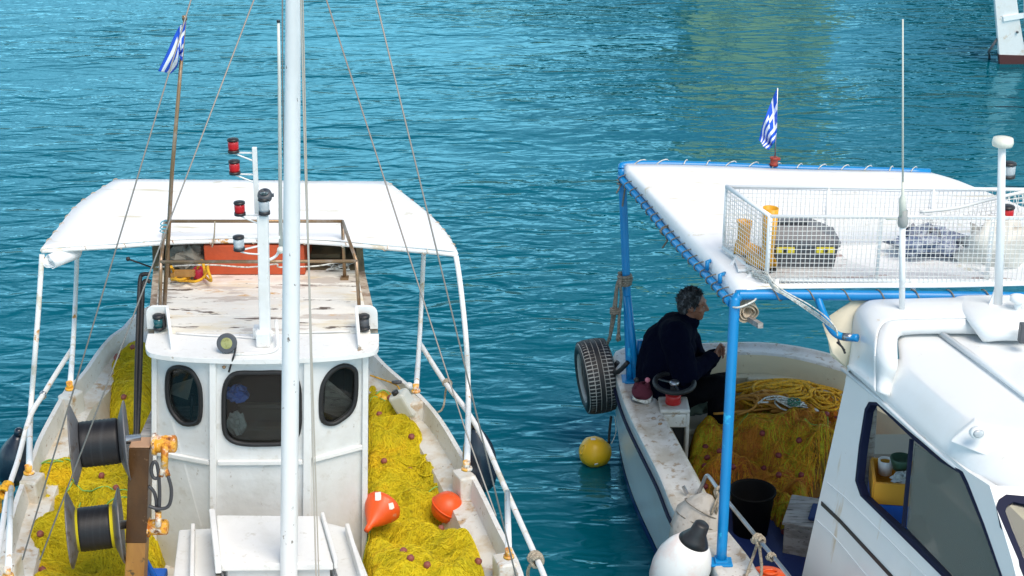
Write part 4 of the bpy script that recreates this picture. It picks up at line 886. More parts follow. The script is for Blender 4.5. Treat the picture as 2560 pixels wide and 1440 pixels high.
m = MB(); m.tube(smooth([base2, PY(1566, 700, 13.0), PY(1556, 450, 13.12), PY(1556, 425, 13.14), PY(1568, 413, 13.18), PY(1700, 412, 13.25), PY(2000, 422, 13.3), PY(2325, 431, 13.3)], 5), pr*.92, 14); fp2 = m.build('frame_pipe', M_blue, B2)
m = MB(); m.box(base2+V((0, 0, -.01)), (.14, .16, .02)); m.build('foot_plate', M_blue, fp2, bevel=.006)
m = MB(); m.tube([PY(1600, 850, 12.95), base2+V((.07, .0, 0))], .028, 10); m.tube([PY(1569, 740, 12.96), base2+V((.055, -.05, 0))], .030, 12); m.build('brace', M_blue, fp2)
lpipe = [PY(1550, 443, 13.12), PY(1607, 507, 12.6), PY(1660, 573, 12.02), PY(1700, 620, 11.6), PY(1767, 690, 11.0), PY(1828, 760, 10.42)]
bt(lpipe, .027)
bt([PY(2044, 742, 10.42), PY(2055, 775, 10.35), PY(2072, 812, 10.25), PY(2088, 833, 10.18), PY(2108, 842, 10.15), PY(2145, 845, 10.1)], .026, 'brace')
m = MB(); m.tube([PY(2108, 842, 10.15), PY(2132, 844, 10.12)], .0275, 12); m.build('pipe_clamp', M_steel, B2)
# tarp canopy
T = [0, .1, .22, .35, .5, .65, .8, .9, 1]
LT = [PY(1558, 412, 13.15).lerp(PY(1856, 728, 10.42), t) for t in T]
RTp = smooth([PY(2322, 434, 13.3), PY(2400, 456, 12.95), PY(2490, 492, 12.4), PY(2600, 545, 11.7), PY(2720, 600, 11.0), PY(2760, 715, 10.45)], 3)
def samp(pl_, t):
    d = [0]
    for a, b_ in zip(pl_, pl_[1:]): d.append(d[-1]+(b_-a).length)
    q = t*d[-1]; i = 0
    while i < len(pl_)-2 and d[i+1] < q: i += 1
    return pl_[i].lerp(pl_[i+1], (q-d[i])/(d[i+1]-d[i]))
rows = []
for k in range(25):
    t = k/24; a = samp(LT, t); b_ = samp(RTp, t); lo = samp(lpipe, t); row = [lo+V((.03, 0, .0)), lo.lerp(a, .6)+V((.012, 0, -.005)), a+V((.005, 0, -.012)), a+V((.03, 0, .003))]
    for j in range(1, 25):
        u = j/24; p = a.lerp(b_, u); p.z += -.03*math.sin(math.pi*t)*min(1, u*4)*(1-u)+.012*noise.noise(V((p.x*1.1, p.y*1.3, 3)))+.006*math.sin(p.y*9)*math.exp(-u*9); row.append(p+V((0, 0, .006)))
    rows.append(row)
m = MB(); m.grid(rows, .006); m.build('canopy', M_tarp, B2)
m = MB(); rr = random.Random(2)
fpipe = smooth([PY(1568, 413, 13.18), PY(1700, 412, 13.25), PY(2000, 422, 13.3), PY(2325, 431, 13.3)], 3)
for k in range(13):
    p = samp(fpipe, (k+.6)/13.3); dx = rr.uniform(.02, .06); m = MB()
    m.tube(smooth([p+V((-dx, -.05, .02)), p+V((-dx*.3, -.02, .04)), p+V((dx*.6, .025, .037)), p+V((dx, .04, .0))], 3), .0048, 5); m.build('lacing', M_wrope, B2)
for k in range(20):
    p = samp(lpipe, (k+.5)/20); m = MB()
    m.tube(smooth([p+V((.05, .0, .05)), p+V((.02, -.01, .05)), p+V((-.03, .02, .015)), p+V((-.025, .03, -.03)), p+V((.02, .035, -.03))], 3), .005, 5); m.build('lacing', M_greyrope, B2)
for k in range(7):
    p = PY(1945+k*88, 738, 10.42); m = MB(); m.tube([p+V((-.05+.1*i/10, .038*math.cos(i*.5+1), .038*math.sin(i*.5+1))) for i in range(11)], .005, 5); m.build('lacing', M_greyrope, B2)
for (x, y, Y) in ((1768, 655, 11.0), (1800, 688, 10.72)):
    m = MB(); m.tube([PY(x, y+20, Y), PY(x, y, Y), PY(x+12, y-4, Y+.05)], .016, 8); m.build('batten_end', M_blue, B2)
knot(PY(1664, 577, 12.0), V((.3, -.9, -.2)), .036, 2, .008, M_greyrope, 'grey cord tied on the left canopy pipe with a dangling end', [[PY(1672, 590, 11.98), PY(1668, 602, 11.98), PY(1656, 620, 11.98)]], .02)
knot(PY(1556, 450, 13.1), V((0, 0, 1)), .04, 2, .008, M_greyrope, 'grey cord tied at the far left canopy corner', [[PY(1562, 470, 13.05), PY(1558, 500, 13.05), PY(1556, 516, 13.05)], [PY(1548, 470, 13.05), PY(1541, 483, 13.05)]], .03)
# cage (rack) on the canopy
CZ0, CZ1 = 2.82, 3.27
a = PY(1925, 700, 10.5); nL = V((PY(1921, 620, 10.5).x, 10.5, 0)); fL = V((PY(1813, 545, 11.12).x, 11.12, 0)); xr_ = 4.35
rk = MB(); rad = .013
def zz(p, z): return V((p.x, p.y, z))
rk.tube([zz(nL, CZ1), V((xr_, 10.5, CZ1-.02))], rad); rk.tube([zz(nL, CZ0), V((xr_, 10.5, CZ0-.02))], rad*1.2); rk.tube([zz(fL, CZ1), V((xr_, 11.12, CZ1-.03))], rad); rk.tube([zz(fL, CZ0), V((xr_, 11.12, CZ0))], rad)
rk.tube([zz(fL, CZ1), zz(nL, CZ1)], rad*1.2); rk.tube([zz(fL, CZ0), zz(nL, CZ0)], rad*1.3)
rk.tube([zz(nL, CZ0), zz(nL, CZ1)], rad*1.25); rk.tube([zz(fL, CZ0), zz(fL, CZ1)], rad)
for px_ in (2198, 2475): x = PY(px_, 620, 10.5).x; rk.tube([V((x, 10.5, CZ0)), V((x, 10.5, CZ1))], rad*.95)
for px_ in (2068, 2330): x = PY(px_, 520, 11.12).x; rk.tube([V((x, 11.12, CZ0)), V((x, 11.12, CZ1))], rad*.95)
for px_ in (1940, 2281, 2600): x = PY(px_, 715, 10.5).x; rk.tube([V((x, 10.5, CZ0)), V((x, 10.46, CZ0-.10))], rad*1.5)
q = zz(fL, CZ0).lerp(zz(nL, CZ0), .35); rk.tube([q, q+V((-.07, -.03, -.07))], rad*1.3); q = zz(fL, CZ0).lerp(zz(nL, CZ0), .75); rk.tube([q, q+V((-.12, -.06, -.09))], rad*1.3)
RK = rk.build('roof_rack', M_pipe2, B2)
nt_ = MB(); cell = .031; r_ = .0027
def netface(p0, p1, z0, z1, sag=0.0):
    L = (p1-p0).length; n = int(L/cell); k = int((z1-z0)/cell)
    def pt(u, v):
        p = p0.lerp(p1, u); nn = (p1-p0).normalized().cross(V((0, 0, 1))); w_ = .006*noise.noise(V((p.x*4+v*3, p.y*4, v*4)))
        return V((p.x, p.y, z0+(z1-z0)*v-sag*math.sin(math.pi*u)*v*1.0+w_))+nn*(.012*math.sin(math.pi*v)*noise.noise(V((p.x*2, 2, v)))+.0)
    for i in range(n+1): nt_.tube([pt(i/n, j/5) for j in range(6)], r_, 3)
    for j in range(k+1): nt_.tube([pt(i/12, j/k) for i in range(13)], r_, 3)
netface(zz(nL, 0)+V((0, -.016, 0)), V((xr_, 10.484, 0)), CZ0-.035, CZ1)
netface(zz(fL, 0)+V((-.01, 0, 0)), zz(nL, 0)+V((-.016, 0, 0)), CZ0-.02, CZ1)
netface(zz(fL, 0)+V((0, .014, 0)), V((xr_, 11.134, 0)), CZ0-.01, CZ1-.02, .02)
nt_.build('netting', M_mesh, RK)
sg_ = MB()
r0 = [PY(2300, 530, 11.05), PY(2390, 520, 11.0), PY(2470, 500, 11.0), PY(2570, 478, 11.0), PY(2650, 470, 11)]; r1 = [PY(2310, 560, 11.0), PY(2400, 548, 10.95), PY(2480, 535, 10.95), PY(2580, 530, 10.95), PY(2660, 530, 10.95)]
rs0, rs1 = smooth(r0, 6), smooth(r1, 6)
for j in range(5): sg_.tube([a_.lerp(b_, j/4) for a_, b_ in zip(rs0, rs1)], .003, 3)
for a_, b_ in zip(rs0, rs1): sg_.tube([a_, b_], .003, 3)
sg_.tube(rs0, .012, 6); sg_.build('loose_netting', M_mesh, RK)
m = MB(); m.box(((nL.x+xr_)/2+.0, 10.81, CZ0-.012), (xr_-nL.x-.05, .58, .022)); m.box(((fL.x+nL.x)/2+.03, 10.9, CZ0-.012), (nL.x-fL.x-.04, .40, .02)); m.build('rack_floor', M_board, RK)
m = MB(); x0 = PY(2330, 640, 10.75).x; m.bar(V((x0, 11.08, CZ0+.01)), V((PY(2475, 700, 10.55).x, 10.53, CZ0+.01)), .02, .02); m.build('batten', M_pipe2, RK)
# tool box
def toolbox():
    Y0, Y1 = 10.70, 10.98; z0 = CZ0+.002; xa, xb = PY(1925, 660, Y0).x, PY(2093, 660, Y0).x; zt = z0+.155
    def fr(x0, x1, y0, y1, z_, s_=0): return [V((x0, y0, z_)), V((x1, y0, z_)), V((x1, y1, z_)), V((x0, y1, z_))]
    m = MB(); m.hexa(fr(xa+.02, xb-.02, Y0, Y1, z0), fr(xa, xb, Y0-.005, Y1, zt)); o = m.build('tool_box', M_dgrey, bevel=.01); tag(o, 'dark grey tool box with two yellow latches behind the rack netting', 'tool box')
    zl = zt+.125
    m = MB(); m.hexa(fr(xa-.012, xb+.012, Y0-.015, Y1+.01, zt), fr(xa-.012, xb+.012, Y0-.015, Y1+.01, zt+.045)); m.hexa(fr(xa, xb, Y0-.005, Y1, zt+.045), fr(xa+.03, xb-.16, Y0+.08, Y1-.03, zl)); m.build('lid', mat('grey_lid', (.12, .125, .14), .45), o, bevel=.008)
    for px_ in (1962, 2062):
        x = PY(px_, 628, Y0).x; m = MB(); m.box((x, Y0-.018, zt-.015), (.125, .02, .04)); m.box((x, Y0-.03, zt-.015), (.03, .01, .03), m=1); m.build('latch', [mat('latch_yellow', (.75, .62, .03), .4), M_black], o, bevel=.004)
    m = MB(); m.bar(V((xa+.06, Y0+.12, zl)), V((xb-.2, Y0+.12, zl)), .04, .02); m.build('handle', M_black, o)
toolbox()
M_boot = mat('amber_rubber', (.72, .36, .015), .45, layers=[(6, .55, .75, (.55, .28, .02))])
def boot(px, py, Y, hgt, yaw, label, lean=0):
    c = PY(px, py, Y); c.z = CZ0+.005; Mz = Matrix.Rotation(yaw, 3, 'Z'); m = MB()
    P = lambda x, y, z: c+Mz @ V((x+lean*z, y, z))
    prof = []
    secs = [(0, .0, .048, .042), (.06, .0, .046, .040), (.12, .0, .044, .040), (.2, .0, .050, .044), (hgt, .004, .058, .050)]
    rows = [[P(dx+a_*math.cos(q), b_*math.sin(q), z+.03) for q in [i*math.pi/8 for i in range(17)]] for z, dx, a_, b_ in secs]
    m.grid(rows, .004); rows = []
    for x, w_, h_ in ((.05, .042, .09), (0, .045, .085), (-.05, .048, .075), (-.10, .050, .062), (-.15, .045, .05), (-.185, .028, .03), (-.195, .006, .01)):
        rows.append([P(x, w_*math.cos(q), .018+h_*max(0, math.sin(q))) for q in [i*math.pi/10 for i in range(11)]])
    m.grid(rows, .004); o = m.build('rubber_boot', M_boot); tag(o, label, 'boot', None)
    m = MB(); pts = [P(x, y, 0) for x, y in ((.055, .04), (.055, -.04), (0, -.047), (-.06, -.045), (-.1, -.052), (-.16, -.045), (-.195, -.02), (-.195, .02), (-.16, .045), (-.1, .052), (-.06, .045), (0, .047))]
    m.panel(pts, [], V((0, 0, .02))); m.build('sole', M_black, o)
boot(1917, 668, 10.66, .42, R(-55), 'tall amber rubber boot standing at the near left corner of the rack')
boot(1858, 632, 10.95, .22, R(150), 'shorter amber rubber boot at the far left of the rack')
# white sack and blue-grey crate at the right end of the rack
crumple('white_sack', PY(2500, 620, 10.8), (.30, .17, .19), M_bag, 12, None, 'bulky off-white sack at the right end of the rack', 'sack')
for p_ in bpy.data.objects['white_sack'].data.polygons: p_.use_smooth = True
crumple('folded_netting', PY(2320, 606, 10.9), (.27, .14, .085), mat('blue_grey_net', (.13, .17, .27), .8, layers=[(30, .45, .6, (.45, .48, .55))], bump=(60, 1)), 44, None, 'folded blue-grey netting lying inside the rack left of the white sack', 'netting')
for p_ in bpy.data.objects['folded_netting'].data.polygons: p_.use_smooth = True
# white cables from rack to cabin
m = MB()
for d in (0, 9, -8, 4):
    m.tube(smooth([PY(1830, 640+d, 11.0), PY(1850, 672+d, 10.8), PY(1885, 683+d, 10.6), PY(1915, 690+d, 10.45), PY(1935, 715+d, 10.38), PY(1965, 735+d*.6, 10.36), PY(2020, 768+d, 10.34), PY(2065, 800+d, 10.2), PY(2090, 825+d*.4, 10.12), PY(2094, 840, 10.1)], 4), .0048, 6)
m.build('cable', M_wrope, B2)
m = MB(); m.tube(smooth([PY(2095, 848, 10.1), PY(2100, 860, 10.08), PY(2112, 876, 10.06)], 3), .006, 5); m.tube(smooth([PY(2092, 855, 10.1), PY(2106, 868, 10.08), PY(2113, 884, 10.06)], 3), .008, 5); m.build('cable_tie', M_black, B2)
cr = roll(PY(1872, 782, 10.45), V((-.12, 1, .14)), .078, .55, M_beige, 'canvas_roll', 'rolled beige canvas hanging at the near corner of the blue frame', 2.6)
m = MB(); p = PY(1870, 770, 10.4); m.box(PY(1878, 800, 10.43), (.035, .4, .035), M=Matrix.Rotation(R(-12), 3, 'X') @ Matrix.Rotation(R(10), 3, 'Z')); m.build('wooden_batten', M_weath, cr)
m = MB(); m.tube(smooth([PY(1832, 768, 10.36), PY(1850, 768, 10.33), PY(1880, 755, 10.36), PY(1892, 745, 10.4)], 3), .007, 5); m.build('cord', M_wrope, cr)

# cabin
A_t, A_b = PYc(2123, 931, 10.85), PYc(2005, 1440, 10.85)
dv = V((.28, -1, 0)).normalized(); n_s = (A_t-A_b).cross(dv).normalized()
if n_s.x > 0: n_s = -n_s
PS = (A_t, n_s); sp_ = lambda x, y, o=0: PP(x, y, *PS)+n_s*o
z5 = lambda x, y: (2000+x/1.946, 700+y/1.946)
outl = [sp_(*p) for p in ((2120, 926), (2200, 990), (2288, 1072), (2421, 1180), (2474, 1214), (2530, 1400), (2590, 1640), (1957, 1640), (2005, 1440))]
wS = [z5(*p) for p in ((335, 590), (370, 592), (550, 752), (700, 868), (795, 930), (822, 985), (900, 1190), (985, 1440), (1040, 1620), (880, 1640), (700, 1450), (500, 1255), (290, 1050), (265, 975), (285, 800), (315, 625))]
wS = shrink(wS, 5)
holeS = [sp_(*p) for p in wS]
m = MB(); m.panel(outl, [holeS], -n_s*.045); 
CF = sp_(2474, 1214); CF2 = sp_(2590, 1640); dx_ = V((1, -.06, 0)).normalized(); n_f = (CF2-CF).cross(dx_).normalized()
if n_f.y > 0: n_f = -n_f
fpf = (CF, n_f); wF = [z5(*p) for p in ((962, 1110), (975, 1075), (1010, 1052), (1100, 1062), (1300, 1080), (1500, 1090), (1500, 1500), (1120, 1500), (1040, 1320), (985, 1200))]
holeF = [PP(x, y, *fpf) for x, y in wF]
m.panel([CF, CF+dx_*1.35, CF2+dx_*1.3, CF2], [holeF], -n_f*.045)
A2 = Vc(4.15, 11.05, 1.97); m.panel([A2, A2+V((0, 0, -1.5)), CF2+dx_*1.3, CF+dx_*1.35], [], V((.04, 0, 0)))
m.bar(Vc(4.05, 10.95, .2), Vc(4.05, 10.95, 1.95), .2, .05)
CB = m.build('cabin', M_gel2, B2)
for hole, nn in ((holeS, n_s), (holeF, n_f)):
    c = sum(hole, V())/len(hole); o_ = [c+(p-c)*1.0 for p in hole]; big_ = [p+(p-c).normalized()*.012+nn*.006 for p in hole]; sm2 = [p-(p-c).normalized()*(.022 if nn is n_s else .045)+nn*.006 for p in hole]
    m = MB(); m.panel(big_, [sm2], -nn*.055)
    wf = m.build('window_frame', M_navy, CB, bevel=.004)
    if nn is n_s:
        m = MB(); m.bar(sp_(2277, 1098, -.006), sp_(2257, 1316, -.006), .022, .03); m.build('mullion', M_navy, wf)
        gp = [sp_(*z5(*p), -.012) for p in ((548, 795), (795, 960), (870, 1160), (960, 1430), (1000, 1600), (890, 1600), (510, 1205), (525, 1000))]
        m = MB(); m.panel(gp, [], -nn*.005); m.build('window_pane', M_glass2, wf)
    else:
        m = MB(); m.panel([p-nn*.012 for p in hole], [], -nn*.005); m.build('window_pane', M_glass, wf)
def strip(pts, w_, off, mt, name):
    m = MB()
    for a_, b_ in zip(pts, pts[1:]):
        A_, B_ = sp_(*a_), sp_(*b_); u = V((0, 0, w_)); m.hexa([A_-u-n_s*.002, B_-u-n_s*.002, B_-u+n_s*off, A_-u+n_s*off], [A_+u-n_s*.002, B_+u-n_s*.002, B_+u+n_s*off, A_+u+n_s*off])
    m.build(name, mt, CB, bevel=.003)
strip([(2054, 1258), (2100, 1302), (2228, 1440), (2330, 1560)], .016, .006, M_black, 'trim_strip')
strip([(2069, 1207), (2115, 1245), (2375, 1500)], .006, .006, M_gel, 'moulding'); strip([(2042, 1300), (2085, 1340), (2200, 1480)], .006, .006, M_gel, 'moulding')
# roof
zg = lambda x, y: PZc(x, y, 1.985)
G = [zg(*p) for p in ((2108, 918), (2200, 993), (2288, 1076), (2360, 1138), (2421, 1186), (2485, 1222), (2562, 1250), (2650, 1275), (2800, 1300))]
U = [PZc(*p, 2.235) for p in ((2243, 893), (2290, 938), (2340, 982), (2385, 1018), (2426, 1050), (2485, 1063), (2560, 1073), (2650, 1078), (2760, 1082))]
TT = [PZc(*p, 2.29) for p in ((2240, 815), (2290, 815), (2340, 815), (2390, 815), (2440, 815), (2500, 815), (2570, 815), (2650, 815), (2760, 815))]
rows = [[g_+V((.03, .03, -.03)) for g_ in G], G, [g_+V((0, 0, .035)) for g_ in G], [g_.lerp(u_, .5)+V((0, 0, .035)) for g_, u_ in zip(G, U)], [g_.lerp(u_, .93)+V((0, 0, .008)) for g_, u_ in zip(G, U)], U, [u_.lerp(t_, .05) +V((0, 0, .004)) for u_, t_ in zip(U, TT)], [u_.lerp(t_, .5)+V((0, 0, .015)) for u_, t_ in zip(U, TT)], TT]
m = MB(); m.grid(rows, .03); cro = m.build('cabin_roof', M_gel, B2)
su = cro.modifiers.new('s', 'SUBSURF'); su.levels = 2; su.render_levels = 2
m = MB(); m.tube([g_+V((-.004, -.004, -.012)) for g_ in G], .014, 8); m.build('gutter', M_gel, cro)
m = MB(); s0, s1 = PZc(2355, 838, 2.305), PZc(2600, 1015, 2.285); m.tube([s0+V((0, .03, .0)), s0.lerp(s1, .5)+V((0, 0, .012)), s1], .02, 8); m.build('roof_rib', M_gel, cro)
# roof spotlight on its wedge
m = MB(); c = PZc(2440, 1072, 2.262); b0, b1, b2 = PZc(2374, 1092, 2.17), PZc(2512, 1148, 2.13), PZc(2440, 1030, 2.235); tp = PZc(2438, 1048, 2.262)
m.add([b0+V((0, 0, -.03)), b1+V((0, 0, -.03)), b2+V((0, .03, -.02)), tp], [(0, 1, 3), (1, 2, 3), (2, 0, 3), (0, 2, 1)]); m.build('lamp_wedge', M_gel, cro, bevel=.01)
m = MB(); m.lathe([(.03, -.03), (.043, -.02), (.046, .01), (.040, .02)], c+V((0, -.03, -.01)), V((.15, -.93, .2)), n=24, sy=.8); rl = m.build('roof_light', M_gel, cro)
m = MB(); m.lathe([(.034, .02), (.025, .027), (.001, .03)], c+V((0, -.031, -.01)), V((.15, -.93, .2)), n=24, sy=.75); m.build('lens', M_clear, rl)
# hooded arch
O_ = [z5(*p) for p in ((240, 440), (250, 395), (262, 300), (268, 200), (282, 150), (315, 118), (360, 103), (500, 98), (760, 92), (1090, 90), (1300, 90))]
Mm = [z5(*p) for p in ((372, 545), (375, 470), (374, 370), (378, 290), (388, 245), (415, 212), (455, 200), (560, 195), (860, 190), (1090, 190), (1300, 190))]
Ii = [z5(*p) for p in ((425, 568), (440, 500), (468, 420), (468, 320), (476, 285), (498, 264), (540, 256), (640, 252), (870, 255), (1090, 285), (1300, 290))]
YO = [10.82, 10.92, 11.05, 11.12, 11.14, 11.15, 11.15, 11.15, 11.15, 11.15, 11.15]; YM = [10.34, 10.44, 10.48, 10.60, 10.72, 10.79, 10.80, 10.8, 10.8, 10.8, 10.8]; YI = [10.28, 10.35, 10.36, 10.56, 10.67, 10.74, 10.75, 10.75, 10.75, 10.75, 10.75]
so_, sm_, si_ = [smooth([PYc(x, y, Y) for (x, y), Y in zip(L_, Ys)], 3) for L_, Ys in ((O_, YO), (Mm, YM), (Ii, YI))]
rows = [[o_+V((0, .05, -.10)) for o_ in so_], so_, [o_.lerp(q_, .08)+V((0, 0, .008)) for o_, q_ in zip(so_, sm_)], [o_.lerp(q_, .5)+V((0, 0, .010)) for o_, q_ in zip(so_, sm_)], [o_.lerp(q_, .93)+V((0, 0, .006)) for o_, q_ in zip(so_, sm_)], [q_.copy() for q_ in sm_], [q_.copy() for q_ in sm_], [q_.lerp(i_, .5) for q_, i_ in zip(sm_, si_)], si_, [i_+V((.015, .10, .0)) for i_ in si_]]
m = MB(); m.grid(rows[:6], .012); m.grid(rows[6:], .012); AR = m.build('radar_arch', M_gel, B2)
rws = []
for (x, y, Y) in ((0, 80, 11.17), (0, 92, 11.15), (0, 150, 10.86), (0, 190, 10.72), (0, 212, 10.66), (0, 250, 10.62), (0, 288, 10.60), (0, 296, 10.66)):
    k = (y-80)/208; xs = 752+k*150; rws.append([PYc(*z5(xs-16, y+6), Y+.05), PYc(*z5(xs, y+2), Y+.005), PYc(*z5(xs+46, y-3), Y-.012), PYc(*z5(xs+70, y-4), Y-.014), PYc(*z5(1090, y-4), Y-.016), PYc(*z5(1300, y-2), Y-.016)])
m = MB(); m.grid(rws, .01); apn = m.build('arch_plinth', M_gel, AR); sb_ = apn.modifiers.new('s', 'SUBSURF'); sb_.levels = 1; sb_.render_levels = 1
m = MB(); m.grid([[PYc(x, y, 11.25) for x, y in ((2062, 812), (2077, 790), (2128, 754), (2190, 750))], [PYc(x, y, 11.15) for x, y in ((2070, 850), (2095, 840), (2135, 820), (2160, 800))], [PYc(x, y, 11.05) for x, y in ((2075, 888), (2095, 905), (2118, 922), (2150, 925))]], .03); m.build('arch_wing', M_cream, AR, bevel=.005)
# aerials
m = MB(); b_ = PYc(2255, 775, 10.95); m.tube([b_, PYc(2256, 560, 10.95)], .020, 12); m.box(b_+V((0, 0, .0)), (.09, .09, .012)); vh = m.build('vhf_antenna', M_pipe2, AR)
m = MB(); m.lathe([(.028, 0), (.034, .02), (.034, .06), (.026, .07), (.026, .11)], PYc(2256, 566, 10.95), n=16); m.build('antenna_joint', mat('grey_joint', (.30, .31, .30), .5), vh)
m = MB(); m.tube([PYc(2256, 540, 10.95), PYc(2256, 498, 10.95), PYc(2257, 488, 10.95), PYc(2257, 455, 10.95)], [.024, .022, .010, .009], 12); m.tube([PYc(2257, 458, 10.95), PYc(2257, 250, 10.95), PYc(2257, 48, 10.95)], [.007, .006, .005], 8); m.tube([PYc(2215, 548, 10.95), PYc(2270, 548, 10.95)], .006, 6); m.build('whip', mat('aerial_cream', (.62, .62, .54), .4), vh)
m = MB(); rp = PYc(2495, 762, 10.95); m.tube([rp, PYc(2502, 545, 10.95), PYc(2505, 365, 10.95)], [.028, .026, .024], 14); m.box(rp, (.12, .10, .012)); m.panel([rp+V((-.06, 0, 0)), rp+V((-.01, 0, .2)), rp+V((.0, 0, 0))], [], V((0, .012, 0))); rm = m.build('light_mast', M_pipe2, AR)
m = MB(); m.lathe([(.03, -.03), (.062, -.022), (.068, .0), (.062, .028), (.02, .036), (.001, .036)], PYc(2507, 356, 10.95), n=28); m.build('gps_dome', mat('cream_dome', (.74, .72, .62), .35), rm)
for px_, py_, mt_ in ((2521, 424, M_clear), (2517, 532, M_red), (2507, 640, M_pink)):
    lamp(px_, py_, 10.86, mt_, rm, r=.047, h=.085)
m = MB(); c = PYc(2542, 782, 10.85); m.tube([c, c+V((0, 0, .08))], .022, 12); m.lathe([(.035, .07), (.055, .085), (.055, .115), (.03, .125)], c, n=24); m.lathe([(.05, -.01), (.05, .01)], c, n=20); m.build('gps_dome', M_pipe2, AR)
m = MB(); m.box(PYc(2560, 832, 10.5), (.06, .06, .13)); m.build('deck_light', M_dgrey, AR, bevel=.008)
# inside the cabin
t = empty('stacked_crates', PYc(2235, 1260, 10.55)); tag(t, 'blue and orange plastic crates inside the cabin behind the open side window', 'crates')
def crate(c, sx, sy, sz, mt, par, name='crate', rz=0):
    m = MB(); Mz = Matrix.Rotation(rz, 3, 'Z'); th = .02
    for (dx, dy, wx, wy) in ((0, -sy/2, sx, th), (0, sy/2, sx, th), (-sx/2, 0, th, sy-th), (sx/2, 0, th, sy-th)): m.box(c+Mz @ V((dx, dy, 0)), (wx, wy, sz), rz)
    m.box(c+V((0, 0, -sz/2+.01)), (sx-.03, sy-.03, .02), rz); return m.build(name, mt, par)
inn = lambda x, y, d: PY(x, y, sp_(x, y).y+d)
cc = inn(2266, 1222, .50)
crate(cc+V((0, .05, -.16)), .42, .34, .2, M_ablue, t, rz=R(-8)); crate(cc+V((0, .05, .02)), .42, .34, .15, M_orange if 0 else mat('amber_crate', (.60, .28, .02), .5), t, rz=R(-8))
m = MB(); m.lathe([(.03, -.05), (.045, -.05), (.05, .05), (.045, .05), (.04, -.03)], inn(2213, 1166, .42), n=20); tag(m.build('mug', M_pipe2), 'white mug on top of the amber crate inside the cabin', 'mug')
m = MB(); m.lathe([(.03, -.05), (.05, -.04), (.075, .04), (.07, .045), (.045, -.02)], inn(2252, 1158, .5), n=24); tag(m.build('bowl', mat('green_bowl', (.03, .08, .05), .4)), 'dark green bowl beside the white mug inside the cabin', 'bowl')
crumple('plastic_bag', inn(2255, 1196, .42), (.07, .05, .035), M_film2, 21, None, 'crumpled clear bag lying in the amber crate', 'plastic bag')
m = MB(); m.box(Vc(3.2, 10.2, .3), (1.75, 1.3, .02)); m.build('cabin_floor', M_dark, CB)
m = MB(); m.box(inn(2430, 1440, .75), (.5, .4, .4)); m.build('helm_seat', M_cream, CB, bevel=.06)
m = MB(); m.box(inn(2340, 1370, .80), (.4, .4, .3), R(-14)); m.build('engine_box', M_weath, CB, bevel=.03)
m = MB(); m.box(inn(2385, 1290, .85), (.24, .2, .2)); m.build('console', mat('red_brown_box', (.35, .07, .06), .6), CB, bevel=.04)
m = MB(); m.tube([PYc(2180, 1020, 10.75), PYc(2168, 1230, 10.75)], .035, 8); m.build('door_post', M_weath, CB)
m = MB(); m.box(PYc(2235, 1115, 11.3), (.35, .3, .03)); m.build('shelf', M_card, CB)

# helm pedestal at the stern with wheel
hp_ = PZ(1682, 1008, 1.0); a_, b_, c_, d_ = PZ(1650, 1008, .99), PZ(1718, 1002, .99), PZ(1700, 985, .99), PZ(1640, 992, .99)
m = MB(); xx = (PZ(1684, 1010, 1.0).x, PZ(1684, 1010, 1.0).y+.02)
m.box((xx[0]+.005, xx[1], .98), (.24, .26, .04)); m.box((xx[0]-.11, xx[1], .66), (.03, .26, .61)); m.box((xx[0]+.11, xx[1], .66), (.03, .26, .61)); m.box((xx[0], xx[1]-.12, .90), (.20, .03, .12)); m.build('helm_pedestal', M_cap, B2, bevel=.015)
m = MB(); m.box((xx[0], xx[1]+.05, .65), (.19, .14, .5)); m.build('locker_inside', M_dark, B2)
m = MB(); wc = PY(1686, 957, 12.35); ax = V((0, -.10, 1)).normalized(); hc = V((wc.x-.005, wc.y, 1.0)); m.lathe([(.062, 0), (.066, .01), (.060, .05), (.064, .075), (.055, .08)], hc, n=28); red = m.build('wheel_base', mat('red_base', (.42, .012, .012), .35), B2)
m = MB(); a1, b1 = frame(ax); Rw = .158; pts = [wc+(a1*math.cos(q)+b1*math.sin(q))*Rw for q in [i*math.pi/20 for i in range(40)]]; m.tube(pts, .022, 10, closed=True); m.tube([hc+V((0, 0, .07)), wc], .03, 10); wh_ = m.build('steering_wheel', M_rubber, B2)
for q in (R(100), R(215), R(335)):
    m = MB(); m.bar(wc, wc+(a1*math.cos(q)+b1*math.sin(q))*(Rw-.012), .02, .006); m.build('spoke', M_steel, wh_)
m = MB(); m.lathe([(.04, -.01), (.042, .01), (.025, .02), (.001, .022)], wc, ax, n=24); m.build('hub', M_steel, wh_)
# stainless rail
m = MB(); m.tube(smooth([PZ(1746, 1232, .98), PZ(1756, 1212, 1.06), PZ(1766, 1190, 1.14), PZ(1776, 1196, 1.15), PZ(1802, 1232, 1.16), PZ(1890, 1340, 1.18), PZ(1960, 1425, 1.2), PZ(2040, 1530, 1.2)], 4), .0145, 10); m.build('hand_rail', M_steel, B2)
m = MB(); m.bar(PZ(1708, 1215, 1.02), PZ(1718, 1236, .97), .012, .03); m.build('cleat', M_steel, B2)
for px_, py_ in ((1634, 1048), (1651, 1062)): m = MB(); m.lathe([(.018, 0), (.02, .01), (.012, .018)], PZ(px_, py_, RB), n=12, sy=.6); m.build('deck_fitting', M_bronze, B2)
m = MB(); m.tube([PZ(1588, 898, .97), PZ(1589, 865, 1.08) if 0 else PZ(1588, 898, 1.1)], .022, 12); m.build('bollard', M_steel, B2)
